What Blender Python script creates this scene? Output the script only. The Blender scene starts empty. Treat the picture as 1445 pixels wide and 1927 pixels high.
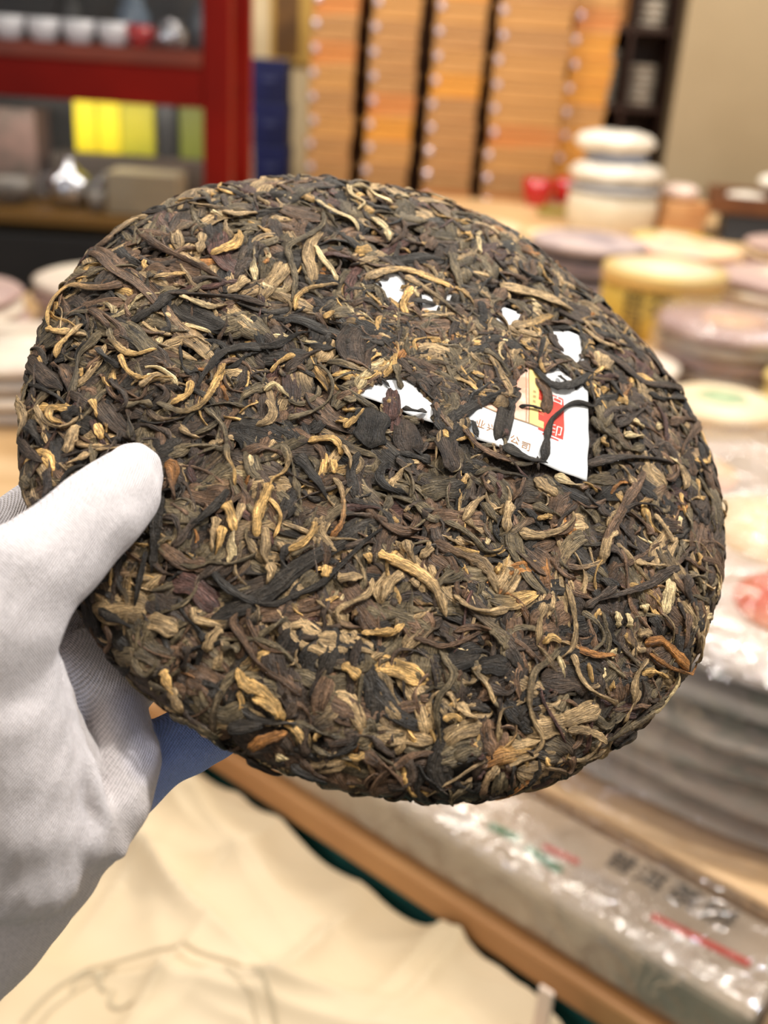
import bpy, bmesh, math, random
import numpy as np
from mathutils import Vector, Matrix, noise as mnoise

S = bpy.context.scene
COL = S.collection
# ---------------------------------------------------------------- camera
W, H, F = 1445, 1927, 2000.0
PITCH, ROLL = math.radians(24), math.radians(3.7)
CF = np.array([0, math.cos(PITCH), -math.sin(PITCH)])
_r0 = np.array([1., 0, 0]); _u0 = np.cross(_r0, CF)
CR = _r0 * math.cos(ROLL) + _u0 * math.sin(ROLL)
CU = -_r0 * math.sin(ROLL) + _u0 * math.cos(ROLL)
CAM = np.array([0, 0, 1.4])
cd = bpy.data.cameras.new('camera'); cam = bpy.data.objects.new('camera', cd); COL.objects.link(cam)
cam.matrix_world = Matrix(((CR[0], CU[0], -CF[0], CAM[0]), (CR[1], CU[1], -CF[1], CAM[1]), (CR[2], CU[2], -CF[2], CAM[2]), (0, 0, 0, 1)))
cd.sensor_fit = 'HORIZONTAL'; cd.sensor_width = 36; cd.lens = 36 * F / W
cd.clip_start = .02; cd.clip_end = 50
cd.dof.use_dof = True; cd.dof.focus_distance = .270; cd.dof.aperture_fstop = cd.lens / 3.7
S.camera = cam
# ---------------------------------------------------------------- light
wd = bpy.data.worlds.new('shop_air'); S.world = wd; wd.use_nodes = True
wd.node_tree.nodes['Background'].inputs[0].default_value = (1.0, .93, .84, 1)
wd.node_tree.nodes['Background'].inputs[1].default_value = .40
S.view_settings.view_transform = 'Standard'; S.view_settings.look = 'None'
S.view_settings.gamma = 1; S.view_settings.use_curve_mapping = False
S.view_settings.exposure = 0.0
def area(name, loc, target, size, power, color):
    l = bpy.data.lights.new(name, 'AREA'); l.shape = 'SQUARE'; l.size = size; l.energy = power; l.color = color
    o = bpy.data.objects.new(name, l); COL.objects.link(o); o.location = loc
    o.rotation_euler = (Vector(target) - Vector(loc)).to_track_quat('-Z', 'Y').to_euler(); return o
WARM = (1, .92, .80); COOL = (.80, .88, 1)
area('ceiling_spot', (-.35, .05, 2.7), (0, .3, 1.27), .14, 9, (1, .94, .87))
area('ceiling_spot', (.62, .42, 2.6), (-.02, .28, 1.25), .10, 22, (1, .95, .88))
area('ceiling_panel', (.3, 2.2, 3.0), (.5, 2.2, .8), .5, 34, WARM)
area('ceiling_panel', (-.6, 3.7, 3.0), (-.2, 4.6, .9), .4, 44, WARM)
area('ceiling_panel', (1.3, 3.4, 3.0), (1.1, 4.2, .8), .4, 36, WARM)
area('ceiling_spot', (1.6, 1.0, 2.6), (.5, 1.0, .9), .10, 14, COOL)
area('window_light', (-2.2, .2, 1.9), (0, .3, 1.2), .8, 14, (.80, .86, 1))
# ---------------------------------------------------------------- helpers
def srgb(*c):
    return tuple(((v / 255) / 12.92 if v / 255 <= .04045 else ((v / 255 + .055) / 1.055) ** 2.4) for v in c) + (1,)
def put(o, label=None, cat=None, group=None, kind=None):
    if label: o['label'] = label
    if cat: o['category'] = cat
    if group: o['group'] = group
    if kind: o['kind'] = kind
    return o
def empty(name, loc, rz=0, **k):
    o = bpy.data.objects.new(name, None); COL.objects.link(o); o.location = loc; o.rotation_euler = (0, 0, rz)
    o.empty_display_size = .02; return put(o, **k)
def link(name, me, mats, parent=None, loc=None, rz=0):
    o = bpy.data.objects.new(name, me); COL.objects.link(o)
    for m in (mats if isinstance(mats, (list, tuple)) else [mats]):
        if m and m.name not in me.materials: me.materials.append(m)
    if parent: o.parent = parent
    if loc is not None: o.location = loc
    o.rotation_euler[2] = rz
    return o
def fast_mesh(name, V, Q, smooth=True):
    me = bpy.data.meshes.new(name); n, m = len(V), len(Q)
    me.vertices.add(n); me.vertices.foreach_set('co', np.asarray(V, np.float32).ravel())
    k = Q.shape[1]; me.loops.add(m * k); me.loops.foreach_set('vertex_index', Q.astype(np.int32).ravel())
    me.polygons.add(m); me.polygons.foreach_set('loop_start', np.arange(0, m * k, k, dtype=np.int32))
    me.polygons.foreach_set('loop_total', np.full(m, k, np.int32))
    me.polygons.foreach_set('use_smooth', np.full(m, smooth)); me.update(calc_edges=True); return me
def bmesh_of(f, smooth=False):
    bm = bmesh.new(); f(bm); me = bpy.data.meshes.new('m'); 
    bmesh.ops.recalc_face_normals(bm, faces=bm.faces)
    for p in bm.faces: p.smooth = smooth
    bm.to_mesh(me); bm.free(); return me
def bbox(bm, c, s, bev=0, rot=None, seg=2):
    r = bmesh.ops.create_cube(bm, size=1); vs = r['verts']
    for v in vs:
        v.co = Vector((v.co.x * s[0], v.co.y * s[1], v.co.z * s[2]))
    if bev:
        es = list({e for v in vs for e in v.link_edges})
        g = bmesh.ops.bevel(bm, geom=es, offset=bev, segments=seg, affect='EDGES', profile=.5)
        vs = list({v for f in g['faces'] for v in f.verts} | {v for v in vs if v.is_valid})
    M = Matrix.Translation(c) @ (rot if rot else Matrix())
    bmesh.ops.transform(bm, matrix=M, verts=vs)
def boxm(c, s, bev=0, rot=None): return bmesh_of(lambda bm: bbox(bm, c, s, bev, rot))
def lathe(bm, prof, n=40, wob=None, closed=True):
    rings = []
    for (r, z) in prof:
        if r < 1e-6: rings.append([bm.verts.new((0, 0, z))]); continue
        ring = []
        for i in range(n):
            a = 2 * math.pi * i / n; k = r * (1 + (wob(a, z) if wob else 0))
            ring.append(bm.verts.new((k * math.cos(a), k * math.sin(a), z)))
        rings.append(ring)
    for A, B in zip(rings, rings[1:]):
        for i in range(n):
            j = (i + 1) % n
            if len(A) == 1 and len(B) == 1: continue
            if len(A) == 1: bm.faces.new((A[0], B[i], B[j]))
            elif len(B) == 1: bm.faces.new((A[i], A[j], B[0]))
            else: bm.faces.new((A[i], A[j], B[j], B[i]))
class NT:
    def __init__(s, name):
        s.m = bpy.data.materials.new(name); s.m.use_nodes = True; s.t = s.m.node_tree; s.b = s.t.nodes['Principled BSDF']
    def n(s, typ, **k):
        x = s.t.nodes.new('ShaderNode' + typ)
        for a, v in k.items(): setattr(x, a, v)
        return x
    def l(s, a, b): s.t.links.new(a, b)
def mat(name, col, rough=.6, col2=None, scale=8, bump=0, metal=0, spec=.5, detail=3, stretch=None, coat=0, bdist=.002, emit=None):
    N = NT(name); b = N.b
    b.inputs['Roughness'].default_value = rough; b.inputs['Metallic'].default_value = metal
    b.inputs['Specular IOR Level'].default_value = spec; b.inputs['Coat Weight'].default_value = coat; b.inputs['Coat Roughness'].default_value = .08
    b.inputs['Base Color'].default_value = col
    tc = N.n('TexCoord'); mp = N.n('Mapping'); N.l(tc.outputs['Object'], mp.inputs[0])
    if stretch: mp.inputs['Scale'].default_value = stretch
    nz = N.n('TexNoise'); nz.inputs['Scale'].default_value = scale; nz.inputs['Detail'].default_value = detail; N.l(mp.outputs[0], nz.inputs['Vector'])
    if col2:
        cr = N.n('ValToRGB'); cr.color_ramp.elements[0].position = .38; cr.color_ramp.elements[1].position = .62
        cr.color_ramp.elements[0].color = col; cr.color_ramp.elements[1].color = col2
        N.l(nz.outputs['Fac'], cr.inputs[0]); N.l(cr.outputs[0], b.inputs['Base Color'])
    if bump:
        bp = N.n('Bump'); bp.inputs['Strength'].default_value = bump; bp.inputs['Distance'].default_value = bdist
        N.l(nz.outputs['Fac'], bp.inputs['Height']); N.l(bp.outputs[0], b.inputs['Normal'])
    return N.m
def film(name, fac=.16, rough=.12, scale=18, tint=(1, 1, 1, 1), bdist=.02):
    N = NT(name); t = N.t; t.nodes.remove(N.b)
    tr = N.n('BsdfTransparent'); gl = N.n('BsdfGlossy'); gl.inputs['Roughness'].default_value = rough; gl.inputs['Color'].default_value = tint
    mx = N.n('MixShader'); fr = N.n('LayerWeight'); fr.inputs['Blend'].default_value = .35
    ma = N.n('Math', operation='MULTIPLY_ADD'); ma.inputs[1].default_value = .55; ma.inputs[2].default_value = fac
    N.l(fr.outputs['Fresnel'], ma.inputs[0]); N.l(ma.outputs[0], mx.inputs[0])
    tc = N.n('TexCoord'); nz = N.n('TexNoise'); nz.inputs['Scale'].default_value = scale; nz.inputs['Detail'].default_value = 4; nz.inputs['Distortion'].default_value = 1.2
    N.l(tc.outputs['Object'], nz.inputs['Vector'])
    bp = N.n('Bump'); bp.inputs['Strength'].default_value = 1; bp.inputs['Distance'].default_value = bdist
    N.l(nz.outputs['Fac'], bp.inputs['Height']); N.l(bp.outputs[0], gl.inputs['Normal']); N.l(bp.outputs[0], fr.inputs['Normal'])
    N.l(tr.outputs[0], mx.inputs[1]); N.l(gl.outputs[0], mx.inputs[2]); N.l(mx.outputs[0], t.nodes['Material Output'].inputs[0])
    return N.m
# ================================================================ STRUCTURE
m_wall = mat('cream_plaster', srgb(238, 218, 180), .8, srgb(228, 206, 166), 2, .1)
m_beige = mat('beige_panel', srgb(176, 156, 124), .75, srgb(166, 146, 114), 1.5, .1)
m_floor = mat('floor_tile', srgb(120, 110, 98), .5, srgb(104, 95, 84), 3)
put(link('floor', boxm((0, 2, -.05), (9, 11, .1)), m_floor), kind='structure')
put(link('wall_back', boxm((-1.2, 5.75, 1.5), (6.4, .1, 3)), m_wall), kind='structure')
put(link('wall_left', boxm((-4.45, 2.2, 1.5), (.1, 7.0, 3)), m_wall), kind='structure')
rw = put(link('wall_right', boxm((0, 0, 0), (1.8, .12, 3.0), .004), m_beige, loc=(2.06, 4.98, 1.5), rz=math.radians(-10)), kind='structure')
put(link('trim_1', boxm((1.215, 5.63, 1.5), (.06, .12, 3.0), .004), mat('dark_wood_trim', srgb(70, 44, 30), .5)), kind='structure')

# ================================================================ TABLE
A0 = Vector((-.116, .78)); ED = Vector((.778, -.628)); EN = Vector((.628, .778))   # edge direction (towards the right), inward normal
m_ply = mat('pale_wood_top', srgb(226, 190, 142), .45, srgb(206, 166, 116), 3, .1, stretch=(1, 7, 1))
m_rim = mat('brown_wood_rim', srgb(196, 146, 92), .5, srgb(170, 120, 72), 4, .1, stretch=(1, 8, 1))
TZ = .8
tab = empty('display_table', (0, 0, 0), label='large shop display table with pale wooden top and tan wooden rim, covered with wrapped tea', cat='table')
pA = A0 + ED * 1.2; pB = A0 - ED * 1.28
pA += EN * .0195; pB += EN * .0195
poly = [(pA.x, pA.y), (2.4, pA.y), (2.4, 4.68), (-.43, 4.68), (-.43, 2.93), (-.80, 2.80), (pB.x, pB.y)]
def prism(bm, P, z0, z1):
    a = [bm.verts.new((x, y, z0)) for x, y in P]; b = [bm.verts.new((x, y, z1)) for x, y in P]
    bm.faces.new(a[::-1]); bm.faces.new(b)
    for i in range(len(P)): j = (i + 1) % len(P); bm.faces.new((a[i], a[j], b[j], b[i]))
link('table_top', bmesh_of(lambda bm: prism(bm, poly, TZ - .03, TZ)), m_ply, tab)
ang = math.atan2(ED.y, ED.x)
mid = A0 - ED * .04
link('rim', boxm((0, 0, 0), (2.5, .022, .028), .004), m_rim, tab, (mid.x + EN.x * .008, mid.y + EN.y * .008, TZ - .014), ang)
link('green_skirt', boxm((0, 0, 0), (2.48, .008, .40), .002), mat('green_skirt_cloth', srgb(24, 96, 84), .85, srgb(18, 78, 68), 30, .2), tab, (mid.x + EN.x * .012, mid.y + EN.y * .012, TZ - .23), ang)
for t_, q_ in ((-1.0, .2), (.9, .2), (-.6, 3.2), (1.1, 3.4)):
    q = A0 + ED * t_ + EN * q_
    link('leg', boxm((0, 0, .385), (.07, .07, .77), .004), m_rim, tab, (q.x, q.y, 0), ang)

# green-clothed counter in front of the table, with the sheet of paper on it
m_green = mat('green_cloth', srgb(24, 96, 84), .85, srgb(18, 78, 68), 30, .2)
cz = .752
def edge_box(name, t0, t1, n0, n1, z0, z1, m, parent=None, bev=.004):
    t, n = (t0 + t1) / 2, (n0 + n1) / 2; c = A0 + ED * t + EN * n
    return link(name, boxm((0, 0, 0), (t1 - t0, n1 - n0, z1 - z0), bev), m, parent, (c.x, c.y, (z0 + z1) / 2), ang)
ctr = empty('packing_counter', (0, 0, 0), label='lower packing counter covered in dark green cloth', cat='counter')
edge_box('cloth_top', -.75, .62, -.62, -.006, cz - .012, cz, m_green, ctr)
edge_box('body', -.72, .6, -.6, -.012, 0, cz - .012, mat('counter_wood', srgb(130, 92, 58), .6), ctr)

# crumpled cream wrapping paper: its outline is a wavy sheet with folds
OUT = [(452, 1425), (560, 1500), (665, 1570), (760, 1655), (850, 1718), (868, 1745), (960, 1800), (1040, 1842), (1098, 1885), (1085, 1960), (1000, 2060), (500, 2150), (-200, 2100), (-500, 1850), (-420, 1500), (-150, 1380), (200, 1335)]
def ray(x, y): return CF + CR * (x - W / 2) / F - CU * (y - H / 2) / F
def onz(x, y, z): d = ray(x, y); return CAM + d * (z - CAM[2]) / d[2]
def ony(x, y, Y): d = ray(x, y); return CAM + d * (Y - CAM[1]) / d[1]
def pxd(x, y, dep): return CAM + ray(x, y) * dep
po = np.array([onz(x, y, cz + .018)[:2] for x, y in OUT])
for k_ in range(len(po)):      # the sheet ends at the table rim
    n_ = (po[k_] - np.array(A0)) @ np.array(EN)
    if n_ > -.008: po[k_] -= np.array(EN) * (n_ + .008)
m_paper = mat('cream_cotton_paper', srgb(216, 196, 164), .85, srgb(208, 186, 150), 5, .15, bdist=.004)
rng = np.random.default_rng(5)
def crumple(x, y, seeds):
    h = 0
    for (cx, cy, a, w, k) in seeds:      # ridges: sharp creases along lines
        d = (x - cx) * math.cos(a) + (y - cy) * math.sin(a)
        e = -(x - cx) * math.sin(a) + (y - cy) * math.cos(a)
        h += k * np.exp(-np.abs(d) / w) * np.exp(-(e / (w * 7)) ** 2)
    return h
def inside(P, poly):
    x, y = P[:, 0], P[:, 1]; r = np.zeros(len(P), bool); n = len(poly)
    for i in range(n):
        x1, y1 = poly[i]; x2, y2 = poly[(i + 1) % n]
        c = ((y1 > y) != (y2 > y)) & (x < (x2 - x1) * (y - y1) / (y2 - y1 + 1e-15) + x1); r ^= c
    return r
def sheet(name, outline, z, seeds, amp, n=120, thick=.0012, parent=None, m=None):
    cen = outline.mean(0); ang_ = np.arctan2(*(outline - cen).T[::-1])
    # dense closed outline, rings shrinking to the centre
    K = 220; L = np.r_[outline, outline[:1]]; dd = np.r_[0, np.cumsum(np.hypot(*np.diff(L, axis=0).T))]
    t = np.linspace(0, dd[-1], K, endpoint=False); ox = np.interp(t, dd, L[:, 0]); oy = np.interp(t, dd, L[:, 1])
    for _ in range(2): ox = (np.roll(ox, 1) + ox * 2 + np.roll(ox, -1)) / 4; oy = (np.roll(oy, 1) + oy * 2 + np.roll(oy, -1)) / 4
    R = 70; V = []
    for i in range(R + 1):
        k = 1 - i / R * .9999; x = cen[0] + (ox - cen[0]) * k; y = cen[1] + (oy - cen[1]) * k
        hh = amp * crumple(x, y, seeds) + .0045 * np.sin(x * 31 + 2 * np.sin(y * 23)) * np.sin(y * 27 + 1) + .004
        V.append(np.c_[x, y, z + np.maximum(hh, .0006 - .0)])
    V = np.concatenate(V); q = []
    i = np.arange(R)[:, None] * K; j = np.arange(K)[None]; j2 = (j + 1) % K
    Q = np.stack([i + j, i + j2, i + K + j2, i + K + j], -1).reshape(-1, 4)
    me = fast_mesh(name, V, Q); o = link(name, me, m, parent)
    s = o.modifiers.new('thick', 'SOLIDIFY'); s.thickness = thick; s.offset = 1
    return o
seeds = [(rng.uniform(po[:, 0].min(), po[:, 0].max()), rng.uniform(po[:, 1].min(), po[:, 1].max()), rng.uniform(0, 3.14), rng.uniform(.006, .020), rng.uniform(.3, 1.3)) for _ in range(70)]
pap = sheet('wrapping_paper', po, cz + .001, seeds, .015, m=m_paper)
put(pap, 'large crumpled sheet of cream cotton wrapping paper spread over the green counter', 'paper')
# faint printed ring and strokes on the paper
m_ink = mat('faded_grey_print', srgb(188, 172, 142), .9)
def arc_print(cx, cy, r0, r1, a0, a1, parent, z):
    def f(bm):
        n = 40; pr = None
        for i in range(n + 1):
            a = math.radians(a0 + (a1 - a0) * i / n)
            pair = []
            for r_ in (r0, r1):
                x, y = cx + r_ * math.cos(a), cy + r_ * math.sin(a)
                h = float(.015 * crumple(np.array(x), np.array(y), seeds) + .0045 * math.sin(x * 31 + 2 * math.sin(y * 23)) * math.sin(y * 27 + 1) + .004)
                pair.append(bm.verts.new((x, y, z + max(h, .0006) + .0018)))
            if pr: bm.faces.new((pr[0], pr[1], pair[1], pair[0]))
            pr = pair
    return link('printed_ring', bmesh_of(f, True), m_ink, parent)
pc = onz(260, 2010, cz + .01)
arc_print(pc[0], pc[1], .094, .0965, 20, 160, pap, cz + .001)
arc_print(pc[0], pc[1], .082, .0832, 20, 160, pap, cz + .001)
for k, (x, y) in enumerate([(165, 1860), (215, 1850), (235, 1885)]):
    q = onz(x, y, cz + .008); arc_print(q[0], q[1], .009, .0115, 30 + 60 * k, 200 + 60 * k, pap, cz + .001)
# ================================================================ BACKGROUND OBJECTS
clearfilm = film('clear_plastic_film', .08, .06, 22, bdist=.010)
softfilm = film('thin_cellophane', .10, .16, 26, bdist=.012)
def wrapped_disc(r, h, seed=0, n=36):
    rg = random.Random(seed); ph = rg.uniform(0, 6)
    w = lambda a, z: .012 * math.sin(5 * a + ph) + .008 * math.sin(11 * a + z * 90 + ph)
    prof = [(0, h * .98), (r * .55, h), (r * .86, h * .93), (r * .97, h * .72), (r, h * .45), (r * .97, h * .2), (r * .9, h * .04), (r * .5, 0), (0, .0)]
    return bmesh_of(lambda bm: lathe(bm, prof, n, w), True)
def filmshell(name, r, h, z, x, y, seed, amp, m, lab):
    def f(bm):
        lathe(bm, [(0, h + .006), (r * .6, h + .006), (r * .93, h + .004), (r * 1.01, h * .92), (r * 1.015, h * .7), (r * 1.01, h * .45), (r * 1.02, h * .2), (r * 1.05, .004)], 140)
        bmesh.ops.subdivide_edges(bm, edges=bm.edges[:], cuts=2, use_grid_fill=True)
        for v in bm.verts:
            d = mnoise.ridged_multi_fractal(v.co * 22 + Vector((seed, 0, 0)), 1, 2, 3, 1, 2) * amp
            n = Vector((v.co.x, v.co.y, 0)).normalized() if v.co.z < h * .95 else Vector((0, 0, 1))
            v.co += n * d
    o = link(name, bmesh_of(f, False), m, None, (x, y, z)); return put(o, lab, 'film')
ORD = ['topmost', 'second', 'third', 'fourth', 'fifth', 'sixth', 'seventh', 'eighth', 'ninth', 'tenth', 'eleventh', 'twelfth']
def disc_stack(x, y, z, r, h, n, mats, lab_top, lab_rest, grp, seed=0, jit=.006, name='wrapped_tea_cake', seal=None):
    me = wrapped_disc(r, h, seed); rg = random.Random(seed + 9)
    ms = mats if isinstance(mats, list) else [mats]
    mes = []
    for m in ms: c = me.copy(); c.materials.append(m); mes.append(c)
    for i in range(n):
        t = i == n - 1
        o = link(name, mes[i % len(mes)], None, None, (x + rg.uniform(-jit, jit), y + rg.uniform(-jit, jit), z + h * i + .0004), rg.uniform(0, 6))
        put(o, lab_top if t else lab_rest.replace('#', ORD[n - 1 - i]), 'tea cake', grp)
        if t and seal is not None:
            sl = bmesh_of(lambda bm: lathe(bm, [(0, h * .995 + .0015), (r * .42, h * 1.0 + .0015), (r * .42, h * .98)], 28), True)
            link('paper_label', sl, seal, o)
W_white = mat('white_wrap', srgb(240, 228, 208), .5, srgb(226, 206, 188), 14, .4)
W_pink = mat('pink_wrap', srgb(240, 196, 176), .5, srgb(248, 214, 170), 9, .4)
W_mauve = mat('mauve_wrap', srgb(176, 146, 140), .5, srgb(196, 168, 158), 12, .4)
W_grey = mat('grey_wrap', srgb(158, 146, 136), .5, srgb(196, 178, 158), 8, .4)
W_cream = mat('cream_wrap', srgb(244, 226, 190), .5, srgb(236, 208, 168), 10, .4)
W_gold = mat('gold_foil', srgb(232, 200, 96), .32, srgb(244, 222, 150), 14, .5, metal=.35)
W_green = mat('green_print', srgb(150, 176, 130), .6, srgb(200, 210, 170), 20)
W_red = mat('red_print', srgb(206, 92, 70), .6, srgb(226, 150, 120), 20)
W_dark = mat('dark_wrap', srgb(70, 60, 62), .5, srgb(98, 84, 82), 12, .3)
W_purple = mat('purple_grey_wrap', srgb(150, 134, 140), .5, srgb(196, 176, 172), 9, .3)

# big grey stack on a carton at the near right, under crumpled clear film
m_carton = mat('tan_carton', srgb(240, 202, 156), .6, srgb(232, 192, 144), 5, .1)
edge_b = lambda name, t0, t1, n0, n1, z0, z1, m, lab, cat, grp=None: put(edge_box(name, t0, t1, n0, n1, z0, z1, m), lab, cat, grp)
cbase = edge_b('flat_carton', .02, .74, .104, .60, TZ, TZ + .055, m_carton, 'wide flat tan carton carrying the tall stack of grey tea cakes', 'carton')
W_big = mat('grey_beige_wrap', srgb(168, 156, 146), .45, srgb(206, 188, 172), 9, .5)
bx, by = .385, .885
for i in range(6):
    me = wrapped_disc(.275, .026, 40 + i, 72)
    o = link('wrapped_tea_cake', me, W_big, None, (bx + [0, .006, -.004, .003, -.006, .002][i], by + [.004, -.003, .005, -.005, .002, 0][i], TZ + .0555 + i * .0265), i)
    put(o, 'topmost large grey-wrapped tea cake of the filmed stack on the flat carton' if i == 5 else
        f'{ORD[5 - i]} large grey-wrapped tea cake from the top of the filmed stack', 'tea cake', 'large grey tea cakes stacked on the flat carton')
    if i == 5:
        for (a, rr, rad, mm) in ((2.2, .17, .07, W_pink), (4.4, .16, .06, W_red), (3.3, .02, .08, W_cream)):
            link('paper_label', bmesh_of(lambda bm: lathe(bm, [(0, .0290), (rad, .0285), (rad, .0255)], 24), True), mm, o, (rr * math.cos(a - i), rr * math.sin(a - i), 0))
filmshell('plastic_film', .281, .160, TZ + .0575, bx, by, 3, .0022, clearfilm, 'crumpled clear plastic film draped over the large grey tea cake stack')

# the long printed carton in film lying along the table edge
m_pack = mat('grey_printed_card', srgb(196, 172, 146), .55, srgb(168, 150, 130), 7, .2)
pk = empty('printed_carton', (0, 0, 0), label='long flat printed carton in clear film lying along the near table edge', cat='carton')
bodyc = edge_box('body', -.12, .470, .008, .098, TZ + .001, TZ + .045, m_pack, pk, .006)
def flat_text(s, size, name, m, parent, M, ext=.0002, spacing=1.0):
    cu = bpy.data.curves.new(name, 'FONT'); cu.body = s; cu.size = size; cu.align_x = 'CENTER'; cu.align_y = 'CENTER'; cu.extrude = ext; cu.space_character = spacing; cu.resolution_u = 2
    o = bpy.data.objects.new(name, cu); COL.objects.link(o); dg = bpy.context.evaluated_depsgraph_get()
    me = bpy.data.meshes.new_from_object(o.evaluated_get(dg)); bpy.data.objects.remove(o)
    me.transform(M); me.materials.clear(); me.materials.append(m)
    o = bpy.data.objects.new(name, me); COL.objects.link(o); o.parent = parent; return o
m_black = mat('black_print', srgb(28, 26, 24), .6); m_redp = mat('red_print_ink', srgb(190, 70, 54), .6); m_greenp = mat('green_print_ink', srgb(70, 120, 84), .6)
RZ = Matrix.Rotation(ang, 4, 'Z')
def on_edge(t, n, z): c = A0 + ED * t + EN * n; return Matrix.Translation((c.x, c.y, z)) @ RZ
flat_text('普洱', .024, 'printed_text', m_black, pk, on_edge(.350, .076, TZ + .0455), .0004)
flat_text('茶饼', .026, 'printed_text', m_black, pk, on_edge(.402, .076, TZ + .0455), .0004)
def blot(t, n, w, d, m, rz=0, name='printed_patch', z=TZ + .0457):
    c = A0 + ED * t + EN * n
    link(name, boxm((0, 0, 0), (w, d, .0006), .0002), m, pk, (c.x, c.y, z), ang + rz)
blot(.415, .047, .07, .007, m_redp, .10); blot(.30, .052, .03, .006, m_redp, .1)
blot(.255, .042, .028, .008, m_greenp, .1); blot(.293, .038, .034, .008, m_greenp, -.1); blot(.335, .045, .035, .014, W_grey); blot(.20, .03, .06, .018, W_grey)
def pf(bm):
    bbox(bm, (0, 0, 0), (.600, .096, .052), .008)
    bmesh.ops.subdivide_edges(bm, edges=[e for e in bm.edges if e.calc_length() > .03], cuts=22, use_grid_fill=True)
    for v in bm.verts: v.co += Vector((0, 0, 1)) * mnoise.ridged_multi_fractal(v.co * 26, 1, 2, 3, 1, 2) * .0030 * (1 if v.co.z > 0 else 0)
c_ = A0 + ED * .175 + EN * .053
link('film_wrap', bmesh_of(pf), film('packing_film', .12, .16, 30, bdist=.008), pk, (c_.x, c_.y, TZ + .0275), ang)
# small translucent tab hanging from the rim, and a dark thing at the corner
m_tab = mat('milky_plastic', srgb(220, 196, 176), .4)
q = A0 + ED * .345 - EN * .030
tb = link('shelf_tag_strip', bmesh_of(lambda bm: bbox(bm, (0, 0, 0), (.012, .004, .085), .0015)), m_tab, None, (q.x, q.y, TZ - .035), ang)
put(tb, 'narrow milky plastic strip hanging down over the tan table rim', 'tag')
q = A0 + ED * .56 + EN * .035
put(link('black_box', boxm((0, 0, 0), (.14, .09, .05), .006), mat('matte_black_card', srgb(22, 20, 20), .5), None, (q.x, q.y, TZ + .0255), ang), 'black box past the right end of the long printed carton', 'box')

# stacks over the table, near to far (table-top positions)
def at(px, py, z=TZ): return onz(px, py, z)
STK = []
def stk(px, py, r, h, n, m, what, where, seed, seal=None):
    q = at(px, py); STK.append([q[0], q[1] + r * .9, r, (h, n, m, what, where, seed, seal)])
def build_stacks(fixed):
    for _ in range(400):
        for i, a in enumerate(STK):
            for b in STK[i + 1:] + fixed:
                dx, dy = b[0] - a[0], b[1] - a[1]; d = math.hypot(dx, dy) + 1e-9; o = (a[2] + b[2]) * 1.02 + .012 - d
                if o > 0:
                    mv = b not in fixed; k = o * (.5 if mv else 1); a[0] -= dx / d * k; a[1] -= dy / d * k
                    if mv: b[0] += dx / d * k; b[1] += dy / d * k
            n_ = (a[0] - A0.x) * EN.x + (a[1] - A0.y) * EN.y      # stay on the table
            if n_ < a[2] * .95: a[0] += EN.x * (a[2] * .95 - n_); a[1] += EN.y * (a[2] * .95 - n_)
    for x, y, r, (h, n, m, what, where, seed, seal) in STK:
        disc_stack(x, y, TZ, r, h, n, m, f'topmost {what} tea cake of the stack {where}' if n > 1 else f'{what} tea cake {where}', f'{what} tea cake, # from the top, {where}', f'{what} tea cakes {where}', seed, seal=seal)
        if what in ('pink-topped grey',): filmshell('plastic_film', r * 1.01 + .003, n * h + .004, TZ + .002, x, y, seed, .003, clearfilm, f'crumpled clear film over the {what} stack {where}')
stk(1520, 1085, .12, .026, 3, [W_mauve, W_pink], 'mauve-wrapped', 'just behind the large filmed grey stack', 1, W_cream)
stk(1470, 985, .10, .026, 2, [W_pink, W_mauve], 'pink and mauve', 'second behind the filmed grey stack', 2, W_pink)
stk(1405, 900, .10, .026, 3, W_cream, 'cream-wrapped green-label', 'in front of the pink stack', 3, W_green)
stk(1260, 905, .09, .024, 2, W_white, 'plain white', 'beside the cream green-label stack', 31, W_cream)
stk(1540, 850, .11, .026, 4, W_gold, 'gold-foiled', 'at the right beside the cream green-label stack', 4, W_gold)
stk(1370, 775, .15, .027, 5, [W_mauve, W_grey], 'pink-topped grey', 'in front of the gold tin', 5, W_pink)
stk(1215, 775, .11, .026, 3, [W_white, W_grey], 'white and grey', 'left of the pink-topped stack', 51, W_white)
stk(1455, 650, .17, .027, 5, [W_mauve, W_white], 'white and mauve', 'right behind the gold tin', 6, W_white)
stk(1110, 560, .16, .027, 5, [W_purple, W_dark], 'purple-grey', 'left of the gold tin', 7, W_purple)
stk(1330, 515, .17, .026, 3, [W_pink, W_white], 'pink-labelled white', 'directly behind the gold tin', 8, W_pink)
stk(1450, 530, .17, .026, 4, [W_cream, W_mauve], 'cream-wrapped', 'below the wooden tray', 81, W_white)
stk(1225, 490, .14, .026, 2, W_gold, 'bright gold-foiled', 'between the purple-grey stack and the pink-labelled stack', 9, W_cream)
stk(1110, 470, .17, .026, 1, W_cream, 'single pale cream', 'behind the purple-grey stack', 91, W_gold)
stk(985, 455, .16, .026, 1, W_cream, 'single yellow-labelled', 'in front of the red cups', 92, W_gold)
# left side of the table
stk(20, 800, .15, .027, 4, [W_grey, W_white], 'white and grey', 'at the left end of the table', 10, W_white)
stk(-60, 735, .16, .027, 5, [W_mauve, W_white], 'pale mauve', 'at the far left corner of the table', 11, W_pink)
stk(130, 680, .15, .027, 5, [W_white, W_mauve], 'white-topped', 'in front of the red cabinet', 12, W_white)
stk(130, 850, .13, .027, 3, [W_grey, W_pink], 'pinkish grey', 'left behind the held tea cake', 13, W_pink)

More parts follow.
